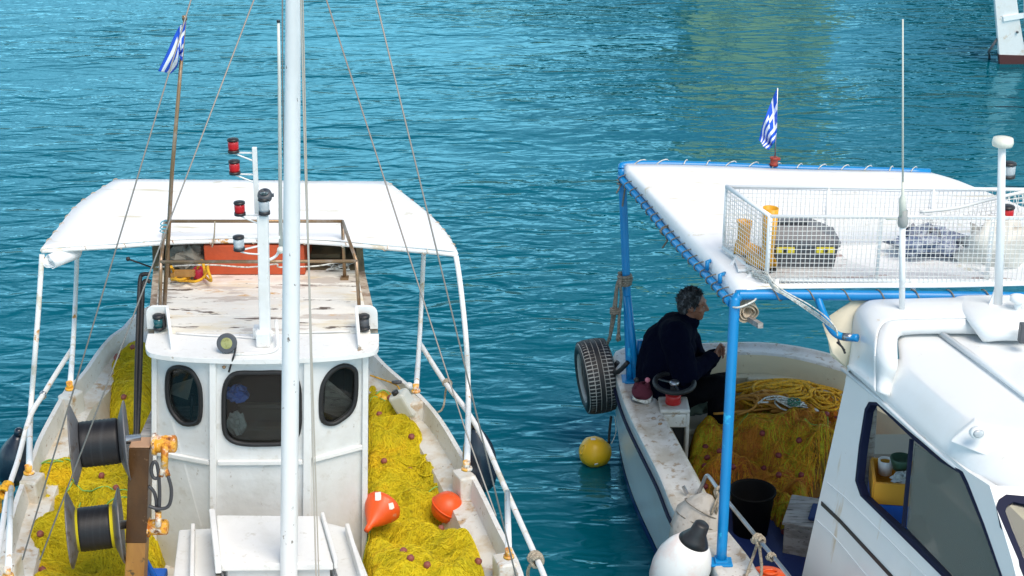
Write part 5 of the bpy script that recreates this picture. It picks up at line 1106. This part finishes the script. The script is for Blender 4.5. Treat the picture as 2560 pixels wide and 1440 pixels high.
# ------------------------------------------------------------------ loose things on boat two
hn = Heap(PZs([(1728, 1060), (1790, 1020), (1850, 990), (1960, 985), (2060, 988), (2130, 1005), (2170, 1080), (2120, 1130), (2060, 1150), (2025, 1180), (2035, 1250), (1995, 1300), (1955, 1250), (1900, 1185), (1820, 1180), (1760, 1190), (1722, 1120)], .66), .37,
          lambda x, y: (.74-.13*max(0, 12.6-y)), .16, .26, seed=14, freq=2.3)
hn.build('fishing_net', [M_net2, M_net2d, M_net2g, M_net2r], 'amber and green fishing net heaped in the shaded stern beside the seated man', n=12000, nfloat=26, ncord=6, mix=True, wid=.0024, seed=21, fcol=mat('wine_float', (.22, .035, .035), .5), green=mat('olive_cord', (.25, .40, .06), .7))
def ropepile(cpx, w_, h_, z, n, mt, label, r, seed, cat='rope'):
    rs = random.Random(seed); c = PZ(*cpx, z); pts = []
    for k in range(n):
        rx0, ry0 = w_*rs.uniform(.35, 1), h_*rs.uniform(.35, 1); ox, oy = rs.gauss(0, w_*.28), rs.gauss(0, h_*.28); ph = rs.uniform(0, 6.28); sgn = rs.choice((-1, 1))
        for i in range(9):
            q = ph+sgn*i*.72; x, y = ox+rx0*.6*math.cos(q), oy+ry0*.6*math.sin(q)
            zc = z+.13*math.exp(-((x/w_)**2+(y/h_)**2)*1.5)+.05*(k/n)+rs.uniform(0, .03); pts.append(V((c.x+x, c.y+y, zc)))
    m = MB(); m.tube(smooth(pts, 4), r, 6); o = m.build('rope_pile', mt); tag(o, label, cat); return o
ropepile((1970, 1008), .50, .28, .74, 24, M_yrope, 'pile of thick golden yellow rope coils on top of the amber net', .0125, 5)
ropepile((1915, 1030), .34, .20, .75, 9, mat('tan_rope', (.45, .20, .03), .8), 'brown orange rope coils at the left end of the yellow rope pile', .011, 33)
ropepile((1945, 1045), .36, .16, .74, 8, M_wrope, 'white rope strands tangled at the front of the yellow rope pile', .007, 9)
ropepile((2055, 1030), .26, .20, .72, 7, M_yrope, 'thinner yellow rope strands trailing right towards the cabin', .008, 12)
m = MB(); c = PZ(1985, 1005, .92); m.tube([c+V((.05*math.cos(q), .04*math.sin(q), .02*math.sin(q*2.3))) for q in [i*.4 for i in range(50)]], .006, 5); tag(m.build('cord_hank', mat('teal_cord', (.06, .20, .14), .7)), 'small teal hank of cord on the yellow rope pile', 'cord')
# bucket
c = PZ(1882, 1225, .78); m = MB(); m.lathe([(.001, -.38), (.13, -.38), (.17, 0), (.178, .004), (.178, -.02), (.165, -.01), (.125, -.365), (.001, -.365)], c, n=40); bk = m.build('bucket', mat('bucket_rubber', (.004, .004, .004), .7, spec=.15)); tag(bk, 'large black rubber bucket on the blue floor beside the net', 'bucket')
m = MB(); m.tube([c+V((.176*math.cos(q), .176*math.sin(q)**.55, -.01-.10*math.sin(q))) for q in [i*math.pi/14 for i in range(15)]], .005, 5); m.build('handle', M_dgrey, bk)
# weathered box
m = MB(); c = PZ(2025, 1330, .52); Mx = Matrix.Rotation(R(-18), 3, 'Z'); m.box(c, (.34, .42, .30), R(-18)); wb = m.build('wooden_box', M_weath, bevel=.01); tag(wb, 'weathered grey wooden box against the cabin wall', 'box')
m = MB(); m.box(c+V((0, 0, .163)), (.37, .45, .022), R(-18)); m.build('lid', M_weath, wb, bevel=.004)
m = MB(); m.box(c+V((.07, -.05, .19)), (.18, .24, .03), R(-18)); tag(m.build('folded_cloth', mat('blue_cloth', (.01, .03, .12), .9), bevel=.014), 'folded dark blue cloth lying on the weathered box', 'cloth')
# cap with white band
c = PZ(1606, 1000, RB+.02); m = MB()
rows = []
for j, (z, rxx, ryy, ox) in enumerate(((0, .082, .06, 0), (.035, .080, .058, .0), (.038, .084, .062, 0), (.07, .084, .058, -.006), (.10, .074, .050, -.01), (.125, .066, .036, -.008), (.138, .055, .02, .0), (.142, .04, .01, .0))):
    rows.append([c+V((ox+rxx*math.cos(q)*(1+.06*math.sin(3*q+j)), ryy*math.sin(q)+z*.25, z+.012*math.sin(2*q+j))) for q in [i*math.pi/12 for i in range(25)]])
m.grid(rows[1:], .004); ht = m.build('knitted_hat', M_wine); tag(ht, 'maroon knitted hat with white band on the gunwale below the blue post', 'hat')
m = MB(); m.grid([[p+(p-c)*.0+V((0, 0, 0)) for p in rows[0]], rows[1]], .006); m.build('band', M_wrope, ht)
for px_, py_, mt_ in ((1619, 946, mat('pink_pompom', (.62, .20, .26), .9)), (1591, 946, M_rubber)):
    m = MB(); m.ball(PY(px_, py_+4, c.y+.0), .022, 12); m.build('pompom', mt_, ht)
    m = MB(); m.tube([PY(px_, py_+6, c.y+.0), PY(px_-1, py_+30, c.y+.03)], [.012, .036], 8); m.build('ear_flap', M_wine, ht)
crumple('cushion', PZ(1735, 1020, .72), (.13, .11, .045), M_olive, 31, None, 'grey-green cushion beside the steering pedestal', 'cushion')
for p_ in bpy.data.objects['cushion'].data.polygons: p_.use_smooth = True
# tyre hanging on the port quarter
def tyre():
    c = PY(1490, 940, 13.25); ax = V((-.985, -.16, -.10)).normalized(); Rt, W = .325, .125; m = MB()
    prof = [(Rt*.60, -W*.75), (Rt*.66, -W*.98), (Rt*.80, -W*1.08), (Rt*.93, -W*.95), (Rt*.97, -W*.80), (Rt*.985, -W*.4), (Rt*.985, W*.4), (Rt*.97, W*.80), (Rt*.93, W*.95), (Rt*.80, W*1.08), (Rt*.66, W*.98), (Rt*.60, W*.75), (Rt*.62, W*.7), (Rt*.92, W*.7), (Rt*.92, -W*.7), (Rt*.62, -W*.7)]
    m.lathe(prof, c, ax, n=64, closed=True); o = m.build('tyre', [mat('dusty_rubber', (.50, .49, .46), .8, layers=[(9, .55, .7, (.25, .25, .24))], bump=(40, .4))]); tag(o, 'old black car tyre with dusty tread hanging at the white boat stern corner', 'tyre')
    for i in range(2):
        m = MB(); s_ = -1 if i else 1
        m.lathe([(Rt*.605, s_*W*.76), (Rt*.665, s_*W*1.0), (Rt*.80, s_*W*1.10), (Rt*.92, s_*W*.985), (Rt*.92, s_*W*.9), (Rt*.7, s_*W*.8)], c, ax, n=64, closed=True); m.build('sidewall', M_rubber, o)
    a, b = frame(ax); m = MB(); N = 58
    for i in range(N):
        q0 = 2*math.pi*i/N
        for j, (w0, w1_, sk, gap) in enumerate(((-.93, -.56, .35, .22), (-.50, -.20, .5, .16), (-.15, .15, 0, .0), (.20, .50, -.5, .16), (.56, .93, -.35, .22))):
            def P(w_, q, r): q = q+sk*.06*(w_); return c+ax*(w_*W)+(a*math.cos(q)+b*math.sin(q))*r*Rt
            gap = gap*1.5; q1, q2 = q0+2*math.pi/N*gap, q0+2*math.pi/N*(1.0); rr0 = .99 if abs(w0+w1_) < 1.2 else .955
            ro0, ro1 = (1.008-.05*abs(w0)**3), (1.008-.05*abs(w1_)**3)
            m.hexa([P(w0, q1, rr0-.03), P(w1_, q1, rr0-.03), P(w1_, q2, rr0-.03), P(w0, q2, rr0-.03)], [P(w0, q1, ro0), P(w1_, q1, ro1), P(w1_, q2, ro1), P(w0, q2, ro0)])
    m.build('tread', M_rubber, o)
tyre()
def twist(pts, r, mt, label=None, name='rope', parent=None, n=2):
    pts = smooth(pts, 8); m = MB(); L = 0; T_ = []
    for k in range(n):
        out = []; L = 0
        for i, p in enumerate(pts):
            if i: L += (p-pts[i-1]).length
            t = (pts[min(i+1, len(pts)-1)]-pts[max(i-1, 0)]).normalized(); a, b = frame(t); q = L/(r*5)*6.28/1.4+k*6.28/n; out.append(p+(a*math.cos(q)+b*math.sin(q))*r*.5)
        m.tube(out, r*.62, 6)
    o = m.build(name, mt, parent)
    if label: tag(o, label, 'rope')
    return o
kc = PY(1562, 698, 13.0)
kn = knot(kc, V((0, 0, 1)), .052, 4, .015, M_greyrope, 'thick grey rope wound round the far blue post, carrying the tyre', [[PY(1546, 705, 12.95), PY(1541, 740, 12.95), PY(1538, 780, 12.95), PY(1528, 830, 12.98), PY(1518, 860, 13.05)], [PY(1550, 705, 12.93), PY(1553, 740, 12.93), PY(1548, 790, 12.93), PY(1546, 845, 12.93), PY(1546, 852, 12.93)], [PY(1545, 705, 12.95), PY(1536, 760, 12.95), PY(1530, 800, 12.96), PY(1524, 850, 13.0)]], .045)
m = MB(); c = PY(1537, 778, 12.94); m.tube([c+V((.035*math.cos(q), .03*math.sin(q), .05*(i/20-.5))) for i, q in enumerate([k*.9 for k in range(21)])], .012, 7); m.tube([PY(1546, 835, 12.93), PY(1546, 850, 12.93)], [.016, .024], 8); m.build('knot', M_greyrope, kn)
m = MB(); m.tube(smooth([PY(1545, 905, 13.1), PY(1530, 925, 13.1), PY(1545, 930, 12.9), PY(1570, 905, 12.85)], 3), .02, 8); tag(m.build('rope', M_rubber), 'black rope around the gunwale corner beside the tyre', 'rope')
m = MB(); m.tube(smooth([PY(1528, 1040, 13.35), PY(1524, 1075, 13.3), PY(1522, 1110, 13.25)], 4), .012, 6); m.tube(smooth([PY(1528, 1110, 13.2), PY(1540, 1080, 13.25), PY(1537, 1040, 13.3)], 4), .005, 5, m=1); tag(m.build('rope', [M_rubber, M_wrope]), 'black strap and thin white cord leading down to the yellow buoy', 'rope')
# yellow buoy afloat
c = PZ(1488, 1130, .11); m = MB(); ax = V((-.8, -.35, .35)).normalized()
m.lathe([(.001, -.145), (.05, -.14), (.10, -.105), (.133, -.03), (.138, .03), (.118, .09), (.07, .128), (.001, .14)], c, ax, n=40); yb_ = m.build('buoy', M_yellow); tag(yb_, 'round yellow buoy floating beside the white boat stern', 'buoy')
a1, b1 = frame(ax); m = MB(); hc = c+ax*.125; dn = V((0, 0, 1)); dn = (dn-ax*dn.dot(ax)).normalized(); sd2 = ax.cross(dn)
m.tube([hc+(dn*math.cos(q)*.045+sd2*math.sin(q)*.028)+ax*.005 for q in [i*math.pi/10 for i in range(20)]], .010, 8, closed=True); m.build('eye', M_yellow, yb_)
bpy.context.view_layer.update(); sticker(yb_, 1483, 1098, None, .020, .014, .2); sticker(yb_, 1490, 1160, None, .016, .010, 0)
# fenders at the near rail
fc = PY(1738, 1318, 10.5); m = MB(); ax = V((.35, .15, 1)).normalized()
m.lathe([(.001, -.24), (.08, -.22), (.15, -.14), (.175, -.02), (.165, .09), (.125, .18), (.07, .235), (.03, .26)], fc, ax, n=48)
for i, v in enumerate(m.v):
    p = V(v); k = noise.noise(p*7)*.025+noise.noise(p*18)*.012; d = (p-fc).normalized(); m.v[i] = tuple(p+d*k)
o = m.build('fender', M_sack); tag(o, 'dirty beige cloth-covered fender hanging outside the gunwale at the blue post', 'fender')
for k in range(4):
    h0 = -.12+.09*k; rr_ = .176-abs(h0)*.25; a1, b1 = frame((ax+V((.12*(k-1.5), .1, 0))).normalized()); m = MB()
    pts = [fc+ax*h0+(a1*math.cos(q)+b1*math.sin(q))*(rr_+.004) for q in [i*math.pi/16 for i in range(32)]]; m.tube(pts, .004, 5, closed=True); m.build('cord', M_greyrope, o)
fc = PY(1706, 1412, 9.95); fw = fender(fc, .200, .50, mat('white_fender', (.76, .76, .74), .4, layers=[(2.2, .50, .75, (.72, .42, .34)), (4, .6, .75, (.62, .62, .60))]), 'white teardrop fender with black eye end at the bottom edge', (.34, -.12, 1), cap=M_black)
knot(PZ(1803, 1232, 1.16), V((.3, -.5, .6)), .042, 4, .011, M_rope, 'beige cord lashing the steel rail to the blue post', [[PY(1795, 1260, 10.4), PY(1785, 1300, 10.45), PY(1765, 1330, 10.4)], [PY(1790, 1255, 10.42), PY(1778, 1285, 10.4)]], .02)
knot(PZ(1897, 1350, 1.18), V((.5, -.8, 0)), .03, 4, .012, M_rope, 'beige rope knotted on the steel rail above the orange float', [[PY(1885, 1385, 9.9), PY(1872, 1420, 9.8), PY(1862, 1450, 9.7)], [PY(1900, 1380, 9.85), PY(1904, 1420, 9.8), PY(1900, 1460, 9.7)]], .035)
knot(PZ(1928, 1392, 1.19), V((.5, -.8, 0)), .024, 3, .008, M_rope, 'thin grey cord wound on the steel rail near the bottom edge', [], .02)
m = MB(); c = PY(1915, 1450, 9.85); m.ball(c, (.16, .12, .085), 32); of = m.build('float', M_orange); tag(of, 'orange plastic float under the steel rail at the bottom edge', 'float')
m = MB(); m.tube([c+V((.05*math.cos(q)+.02, -.04+.03*math.sin(q), .088)) for q in [i*.45 for i in range(14)]], .008, 6, closed=True); m.build('handle', M_orange, of)

# ------------------------------------------------------------------ flags
def flag(name, surf, label, thick=.002):
    """27 x 18 cells, nine stripes, blue canton with white cross; surf(u, v) -> point"""
    nx, ny = 54, 36; m = MB(); vs = [surf(i/nx, j/ny) for j in range(ny+1) for i in range(nx+1)]
    for j in range(ny):
        for i in range(nx):
            cx, cy = (i+.5)/2, (j+.5)/2; blue = int(cy//2) % 2 == 0
            if cx < 10 and cy < 10: blue = not (4 <= cx < 6 or 4 <= cy < 6)
            m.f.append([j*(nx+1)+i, j*(nx+1)+i+1, (j+1)*(nx+1)+i+1, (j+1)*(nx+1)+i]); m.m.append(0 if blue else 1); m.s.append(True)
    m.v = [tuple(p) for p in vs]; o = m.build(name, [M_flagb, M_flagw]); so_ = o.modifiers.new('t', 'SOLIDIFY'); so_.thickness = thick; tag(o, label, 'flag'); return o
def bil(c, u, v): return c[0].lerp(c[1], u).lerp(c[3].lerp(c[2], u), v)
# flag on the bronze pole: hoist at the pole (right), cloth hanging down to the left in folds
def s1(u, v):
    top = [(464, 54), (448, 66), (436, 88), (420, 125), (395, 178)]; bot = [(455, 152), (450, 158), (447, 163), (440, 172), (428, 184)]
    def sp2(l, t):
        t = t*(len(l)-1); i = min(int(t), len(l)-2); f = t-i; return l[i][0]*(1-f)+l[i+1][0]*f, l[i][1]*(1-f)+l[i+1][1]*f
    a, b = sp2(top, u), sp2(bot, u); w1 = v*2 if v <= .5 else 1-(v-.5)*1.2; k = min(1, u*1.5); k = k*k*(3-2*k); w_ = v*(1-k)+w1*k
    x, y = a[0]*(1-w_)+b[0]*w_, a[1]*(1-w_)+b[1]*w_; return PY(x, y, 11.2+(.09*k if v > .5 else .09*k*max(0, v*2-.8)*5*.5)+.03*math.sin(v*9+u*4)*min(1, u*3))
flag('flag', s1, 'limp blue and white striped flag with a cross on the tall bronze pole')
def s2(u, v):
    hoist = [(1942, 222), (1943, 262), (1943, 300), (1942, 330), (1938, 352)]
    def sp2(l, t):
        t = t*(len(l)-1); i = min(int(t), len(l)-2); f = t-i; return l[i][0]*(1-f)+l[i+1][0]*f, l[i][1]*(1-f)+l[i+1][1]*f
    a = sp2(hoist, v); fly = (1897-12*math.sin(v*3)*.3+v*26, 352+v*22); k = u
    bend = math.sin(math.pi*u)*10*(1-v)
    x = a[0]*(1-k)+fly[0]*k-bend*.6+9*math.sin(u*8+v*3)*(v*(1-v))**.5*u; y = a[1]*(1-k)+fly[1]*k+bend*.5
    return PY(x, y, 13.3+.05*math.sin(u*10+v*2)*min(1, u*4)-.03*v)
t = empty('flag_staff', PY(1936, 412, 13.3)); tag(t, 'thin flag staff clamped in a small red fitting on the far canopy pipe', 'flag staff')
m = MB(); m.tube([PY(1937, 408, 13.3), PY(1944, 220, 13.3)], .006, 8); m.build('staff', M_steel, t)
m = MB(); c = PY(1935, 403, 13.28); m.lathe([(.032, -.035), (.038, -.035), (.036, -.02), (.030, -.01), (.032, .02), (.038, .032), (.03, .036)], c, n=16); m.box(c+V((.04, 0, .02)), (.02, .02, .02)); m.build('clamp', mat('red_fitting', (.35, .04, .02), .5, layers=[(20, .5, .6, (.15, .04, .03))]), t)
flag('flag', s2, 'small drooping blue and white striped flag on the canopy of the blue-framed boat')

# ------------------------------------------------------------------ third boat, upper right corner
B3 = empty('moored_boat', (9.6, 27, 0)); tag(B3, 'white hull of a moored boat with dark red bottom in the upper right corner', 'boat')
Y3 = 27.0; pp3 = lambda l, Y=Y3: [PY(x, y, Y) for x, y in l]
wl = PZ(2500, 160, 0); Y3 = wl.y
m = MB(); m.panel(pp3([(2480, -90), (2487, 0), (2492, 60), (2495, 100), (2498, 138), (2566, 140), (2556, 90), (2548, 40), (2541, -10), (2532, -90)], Y3), [], V((0, .10, 0))); m.build('rudder', M_hull, B3, bevel=.01)
M_ox = mat('oxblood_paint', (.07, .014, .012), .5)
m = MB(); m.panel(pp3([(2498, 137), (2501, 175), (2575, 178), (2567, 139)], Y3-.012), [], V((0, .12, 0))); m.build('rudder_foot', M_ox, B3)
rows = []; rows2 = []
for k in range(12):
    t = k/11; f = math.sin(min(1, t*1.1+.04)*math.pi/2); r_ = []
    for zf, wf, rake in ((-.4, .3, .2), (.0, .6, .10), (.17, .72, .06), (.8, .9, -.05), (1.5, 1.0, -.12), (2.3, 1.05, -.2)):
        r_.append(V((PY(2562, 120, Y3).x+rake+t*6.5, Y3+.05-1.25*f*wf, zf)))
    rows.append(r_)
mir = lambda r_: [V((p.x, 2*(Y3+.05)-p.y, p.z)) for p in r_]
m = MB(); m.grid([r_[2:] for r_ in rows], .03); m.build('hull', M_hull, B3); m = MB(); m.grid([mir(r_[2:]) for r_ in rows], .03); m.build('hull_side', M_hull, B3)
m = MB(); m.grid([r_[:3] for r_ in rows], .03); m.build('boot_top', M_ox, B3); m = MB(); m.grid([mir(r_[:3]) for r_ in rows], .03); m.build('boot_top', M_ox, B3)
m = MB(); m.grid([[r_[5]+V((0, 0, -.02)), mir([r_[5]])[0]+V((0, 0, -.02))] for r_ in rows], .03); m.build('deck', M_deckw, B3)
m = MB(); m.tube([PY(2494, 96, Y3+.05), PY(2472, 128, Y3+.05), PZ(2474, 150, -.05)], .022, 6); m.build('mooring_iron', M_dgrey, B3)
m = MB(); m.bar(PY(2508, 47, Y3-.01), PY(2562, 38, Y3-.01), .03, .085); m.build('rudder_strap', M_pipe2, B3)
m = MB(); m.lathe([(.02, 0), (.02, .02)], PY(2543, 80, Y3-.01), (0, -1, 0), n=12); m.build('bolt', M_dgrey, B3)

# ------------------------------------------------------------------ the seated man
def figure():
    K = .00338
    def J(px, py, Y): return PY(px, py, Y)
    YB = 12.78
    hip = J(1662, 992, YB); waist = J(1655, 930, YB); chest = J(1672, 868, YB); upper = J(1690, 830, YB); neck = J(1715, 800, YB)
    nS, fS = J(1688, 838, YB-.24), J(1706, 832, YB+.22)
    nE, fE = J(1712, 940, YB-.33), J(1745, 925, YB+.24)
    nW, fW = J(1783, 893, YB-.09), J(1788, 885, YB+.08)
    nK, fK = J(1800, 962, YB-.17), J(1810, 955, YB+.16); nH, fH = J(1670, 1000, YB-.12), J(1672, 995, YB+.12)
    nA, fA = J(1782, 1085, YB-.17), J(1792, 1078, YB+.16)
    for a_ in (nA, fA): a_.z = .45
    hd = J(1734, 762, YB)
    # body: one continuous voxel-merged surface
    m = MB()
    m.cap(hip, waist, .17, .16); m.cap(waist, chest, .16, .17); m.cap(chest, upper, .17, .13); m.cap(upper, neck, .10, .062); m.cap(neck, hd+V((-.02, 0, -.05)), .062, .066)
    for s_, e_, w_ in ((nS, nE, nW), (fS, fE, fW)): m.cap(s_, e_, .058, .045); m.cap(e_, w_, .043, .028)
    for h_, k_, a_ in ((nH, nK, nA), (fH, fK, fA)): m.cap(h_, k_, .085, .06); m.cap(k_, a_, .058, .042)
    # head turned to the right of the picture; fwd = +x
    tl = R(-6); Mh = Matrix.Rotation(-tl, 3, 'Y') @ Matrix.Rotation(R(-8), 3, 'Z')
    P = lambda x, y, z: hd+Mh @ V((x, y, z))
    m.ball(P(-.018, 0, .022), (.112, .088, .108), 20, M=Mh); m.ball(P(.022, 0, -.035), (.078, .064, .090), 18, M=Mh)      # skull, face
    m.ball(P(.062, 0, -.098), (.034, .036, .028), 12, M=Mh)                                                               # chin
    m.cap(P(.088, 0, .025), P(.118, 0, -.022), .012, .017, 10); m.ball(P(.110, 0, -.028), (.016, .021, .013), 10, M=Mh)    # nose
    m.cap(P(.082, -.045, .036), P(.086, .045, .036), .016, .016, 10)                                                      # brow
    m.cap(P(.086, -.022, -.060), P(.086, .022, -.060), .011, .011, 8); m.cap(P(.082, -.020, -.076), P(.082, .020, -.076), .012, .012, 8)  # lips
    for s_ in (-1, 1):
        m.ball(P(-.012, s_*.086, -.012), (.022, .010, .036), 12, M=Mh); m.ball(P(.055, s_*.045, -.025), (.028, .022, .025), 10, M=Mh)
    # clasped hands: palm + five bent fingers each
    for s_, w_ in ((-1, nW), (1, fW)):
        tip = J(1806, 876, YB); d = (tip-w_).normalized(); side = V((0, -s_, 0)); up = V((0, 0, 1))
        pm = w_+d*.05; m.cap(w_, w_+d*.03, .028, .030, 10); m.ball(pm+d*.01, (.050, .028, .040), 14, M=Matrix((d, side, d.cross(side))).transposed())
        for k, (L_, zo) in enumerate(((.080, .030), (.090, .010), (.085, -.010), (.066, -.030))):
            b0 = pm+d*.040+up*zo; b1 = b0+d*L_*.42+side*.015+up*.006; b2 = b1+side*L_*.38*1.0+d*.012+up*(.010*(1-k)*s_); b3 = b2+side*L_*.22-d*.018
            m.chain([b0, b1, b2, b3], [.0115, .0105, .0095, .0085], 8)
        t0 = pm+up*.028-d*.015; m.chain([t0, t0+up*.030+d*.022, t0+up*.042+d*.058+side*.012], [.014, .012, .010], 8)
    # feet
    for a_ in (nA, fA): m.cap(a_+V((0, 0, -.02)), a_+V((.16, 0, -.05)), .042, .032)
    o = m.build('person', M_skin)
    rm_ = o.modifiers.new('r', 'REMESH'); rm_.mode = 'VOXEL'; rm_.voxel_size = .006; rm_.use_smooth_shade = True
    sm = o.modifiers.new('s', 'SMOOTH'); sm.iterations = 3; sm.factor = .5
    tag(o, 'grey-haired person in a dark navy jacket sitting hunched with clasped hands', 'person')
    # jacket
    m = MB()
    B_ = lambda p, q, r0, r1: m.cap(p, q, r0*1.12, r1*1.12, 20)
    for dy in (-.10, 0, .10):
        o_ = V((0, dy, 0)); B_(hip+o_+V((0, 0, -.03)), waist+o_, .205-.3*abs(dy), .20-.3*abs(dy)); B_(waist+o_, chest+o_, .20-.3*abs(dy), .205-.35*abs(dy)); B_(chest+o_, upper+o_*.9, .205-.35*abs(dy), .155-.3*abs(dy))
    B_(upper, neck+V((-.005, 0, -.01)), .13, .088); B_(upper+V((.02, 0, 0)), neck+V((.03, 0, -.02)), .10, .075)
    B_(J(1672, 822, YB), J(1655, 860, YB), .10, .15)
    for s_, e_, w_ in ((nS, nE, nW), (fS, fE, fW)):
        B_(upper, s_, .14, .112); B_(s_, e_, .112, .098); B_(e_, w_-(w_-e_).normalized()*.03, .094, .056)
    a1, b1 = frame((hd-neck).normalized()); m.lathe([(.080, -.035), (.092, -.01), (.088, .03), (.076, .035), (.070, -.01)], neck+V((.005, 0, .0)), (hd-neck), n=24, closed=True)
    j = m.build('jacket', M_cloth, o)
    r2 = j.modifiers.new('r', 'REMESH'); r2.mode = 'VOXEL'; r2.voxel_size = .010; r2.use_smooth_shade = True
    s2_ = j.modifiers.new('s', 'SMOOTH'); s2_.iterations = 6; s2_.factor = .5
    tx = bpy.data.textures.new('folds', 'CLOUDS'); tx.noise_scale = .10; d_ = j.modifiers.new('d', 'DISPLACE'); d_.texture = tx; d_.strength = .030; d_.mid_level = .5
    # trousers
    m = MB(); m.cap(hip+V((0, -.08, -.05)), hip+V((0, .08, -.05)), .185, .185, 20)
    for h_, k_, a_ in ((nH, nK, nA), (fH, fK, fA)): m.cap(h_, k_, .125, .088, 18); m.cap(k_, a_, .086, .068, 18)
    tr2 = m.build('trousers', mat('black_cloth', (.0025, .0025, .004), .95, spec=.1), o); r3 = tr2.modifiers.new('r', 'REMESH'); r3.mode = 'VOXEL'; r3.voxel_size = .012; r3.use_smooth_shade = True
    d3 = tr2.modifiers.new('d', 'DISPLACE'); d3.texture = tx; d3.strength = .025
    for a_ in (nA, fA):
        m = MB(); m.cap(a_+V((-.02, 0, -.02)), a_+V((.17, 0, -.045)), .055, .045, 14); m.box(a_+V((.07, 0, -.085)), (.30, .09, .03)); m.build('shoe', M_black, o, bevel=.01)
    # hair: cap of tufts over the skull, leaving the face free
    m = MB(); rs = random.Random(3)
    rows = []; m.ball(P(-.032, 0, .036), (.112, .095, .108), 20, M=Mh)
    m.ball(P(-.065, 0, -.02), (.072, .078, .085), 16, M=Mh)
    for k in range(1500):
        th = rs.uniform(0, math.pi*.62); ph = rs.uniform(-math.pi, math.pi); d = V((math.sin(th)*math.cos(ph), math.sin(th)*math.sin(ph), math.cos(th)))
        if d.x > .62 and d.z < .62: continue
        p0 = P(-.028+d.x*.108, d.y*.090, .036+d.z*.104); fl = Mh @ V((-.35*0+d.x*.6+rs.gauss(0, .35), d.y*.6+rs.gauss(0, .35), d.z*.4+rs.gauss(.0, .3)))
        L_ = rs.uniform(.018, .036); s_ = V((rs.gauss(0, 1), rs.gauss(0, 1), rs.gauss(0, 1))).normalized()*.006
        b = len(m.v); m.v += [tuple(p0-s_), tuple(p0+s_), tuple(p0+fl.normalized()*L_)]; m.f.append([b, b+1, b+2]); m.m.append(0); m.s.append(False)
    for s_ in (-1, 1): m.cap(P(.012, s_*.080, .020), P(.008, s_*.080, -.02), .014, .009, 8)
    m.build('hair', M_hair, o)
    for s_ in (-1, 1):
        m = MB(); m.ball(P(.078, s_*.030, .012), (.012, .014, .010), 10, M=Mh); m.build('eye', mat('eye_white', (.30, .28, .26), .4), o)
        m = MB(); m.ball(P(.0865, s_*.031, .012), (.005, .007, .007), 8, M=Mh); m.build('iris', M_black, o)
        m = MB(); m.cap(P(.094, s_*.014, .038), P(.088, s_*.048, .040), .006, .005, 6); m.build('eyebrow', M_hair, o)
figure()
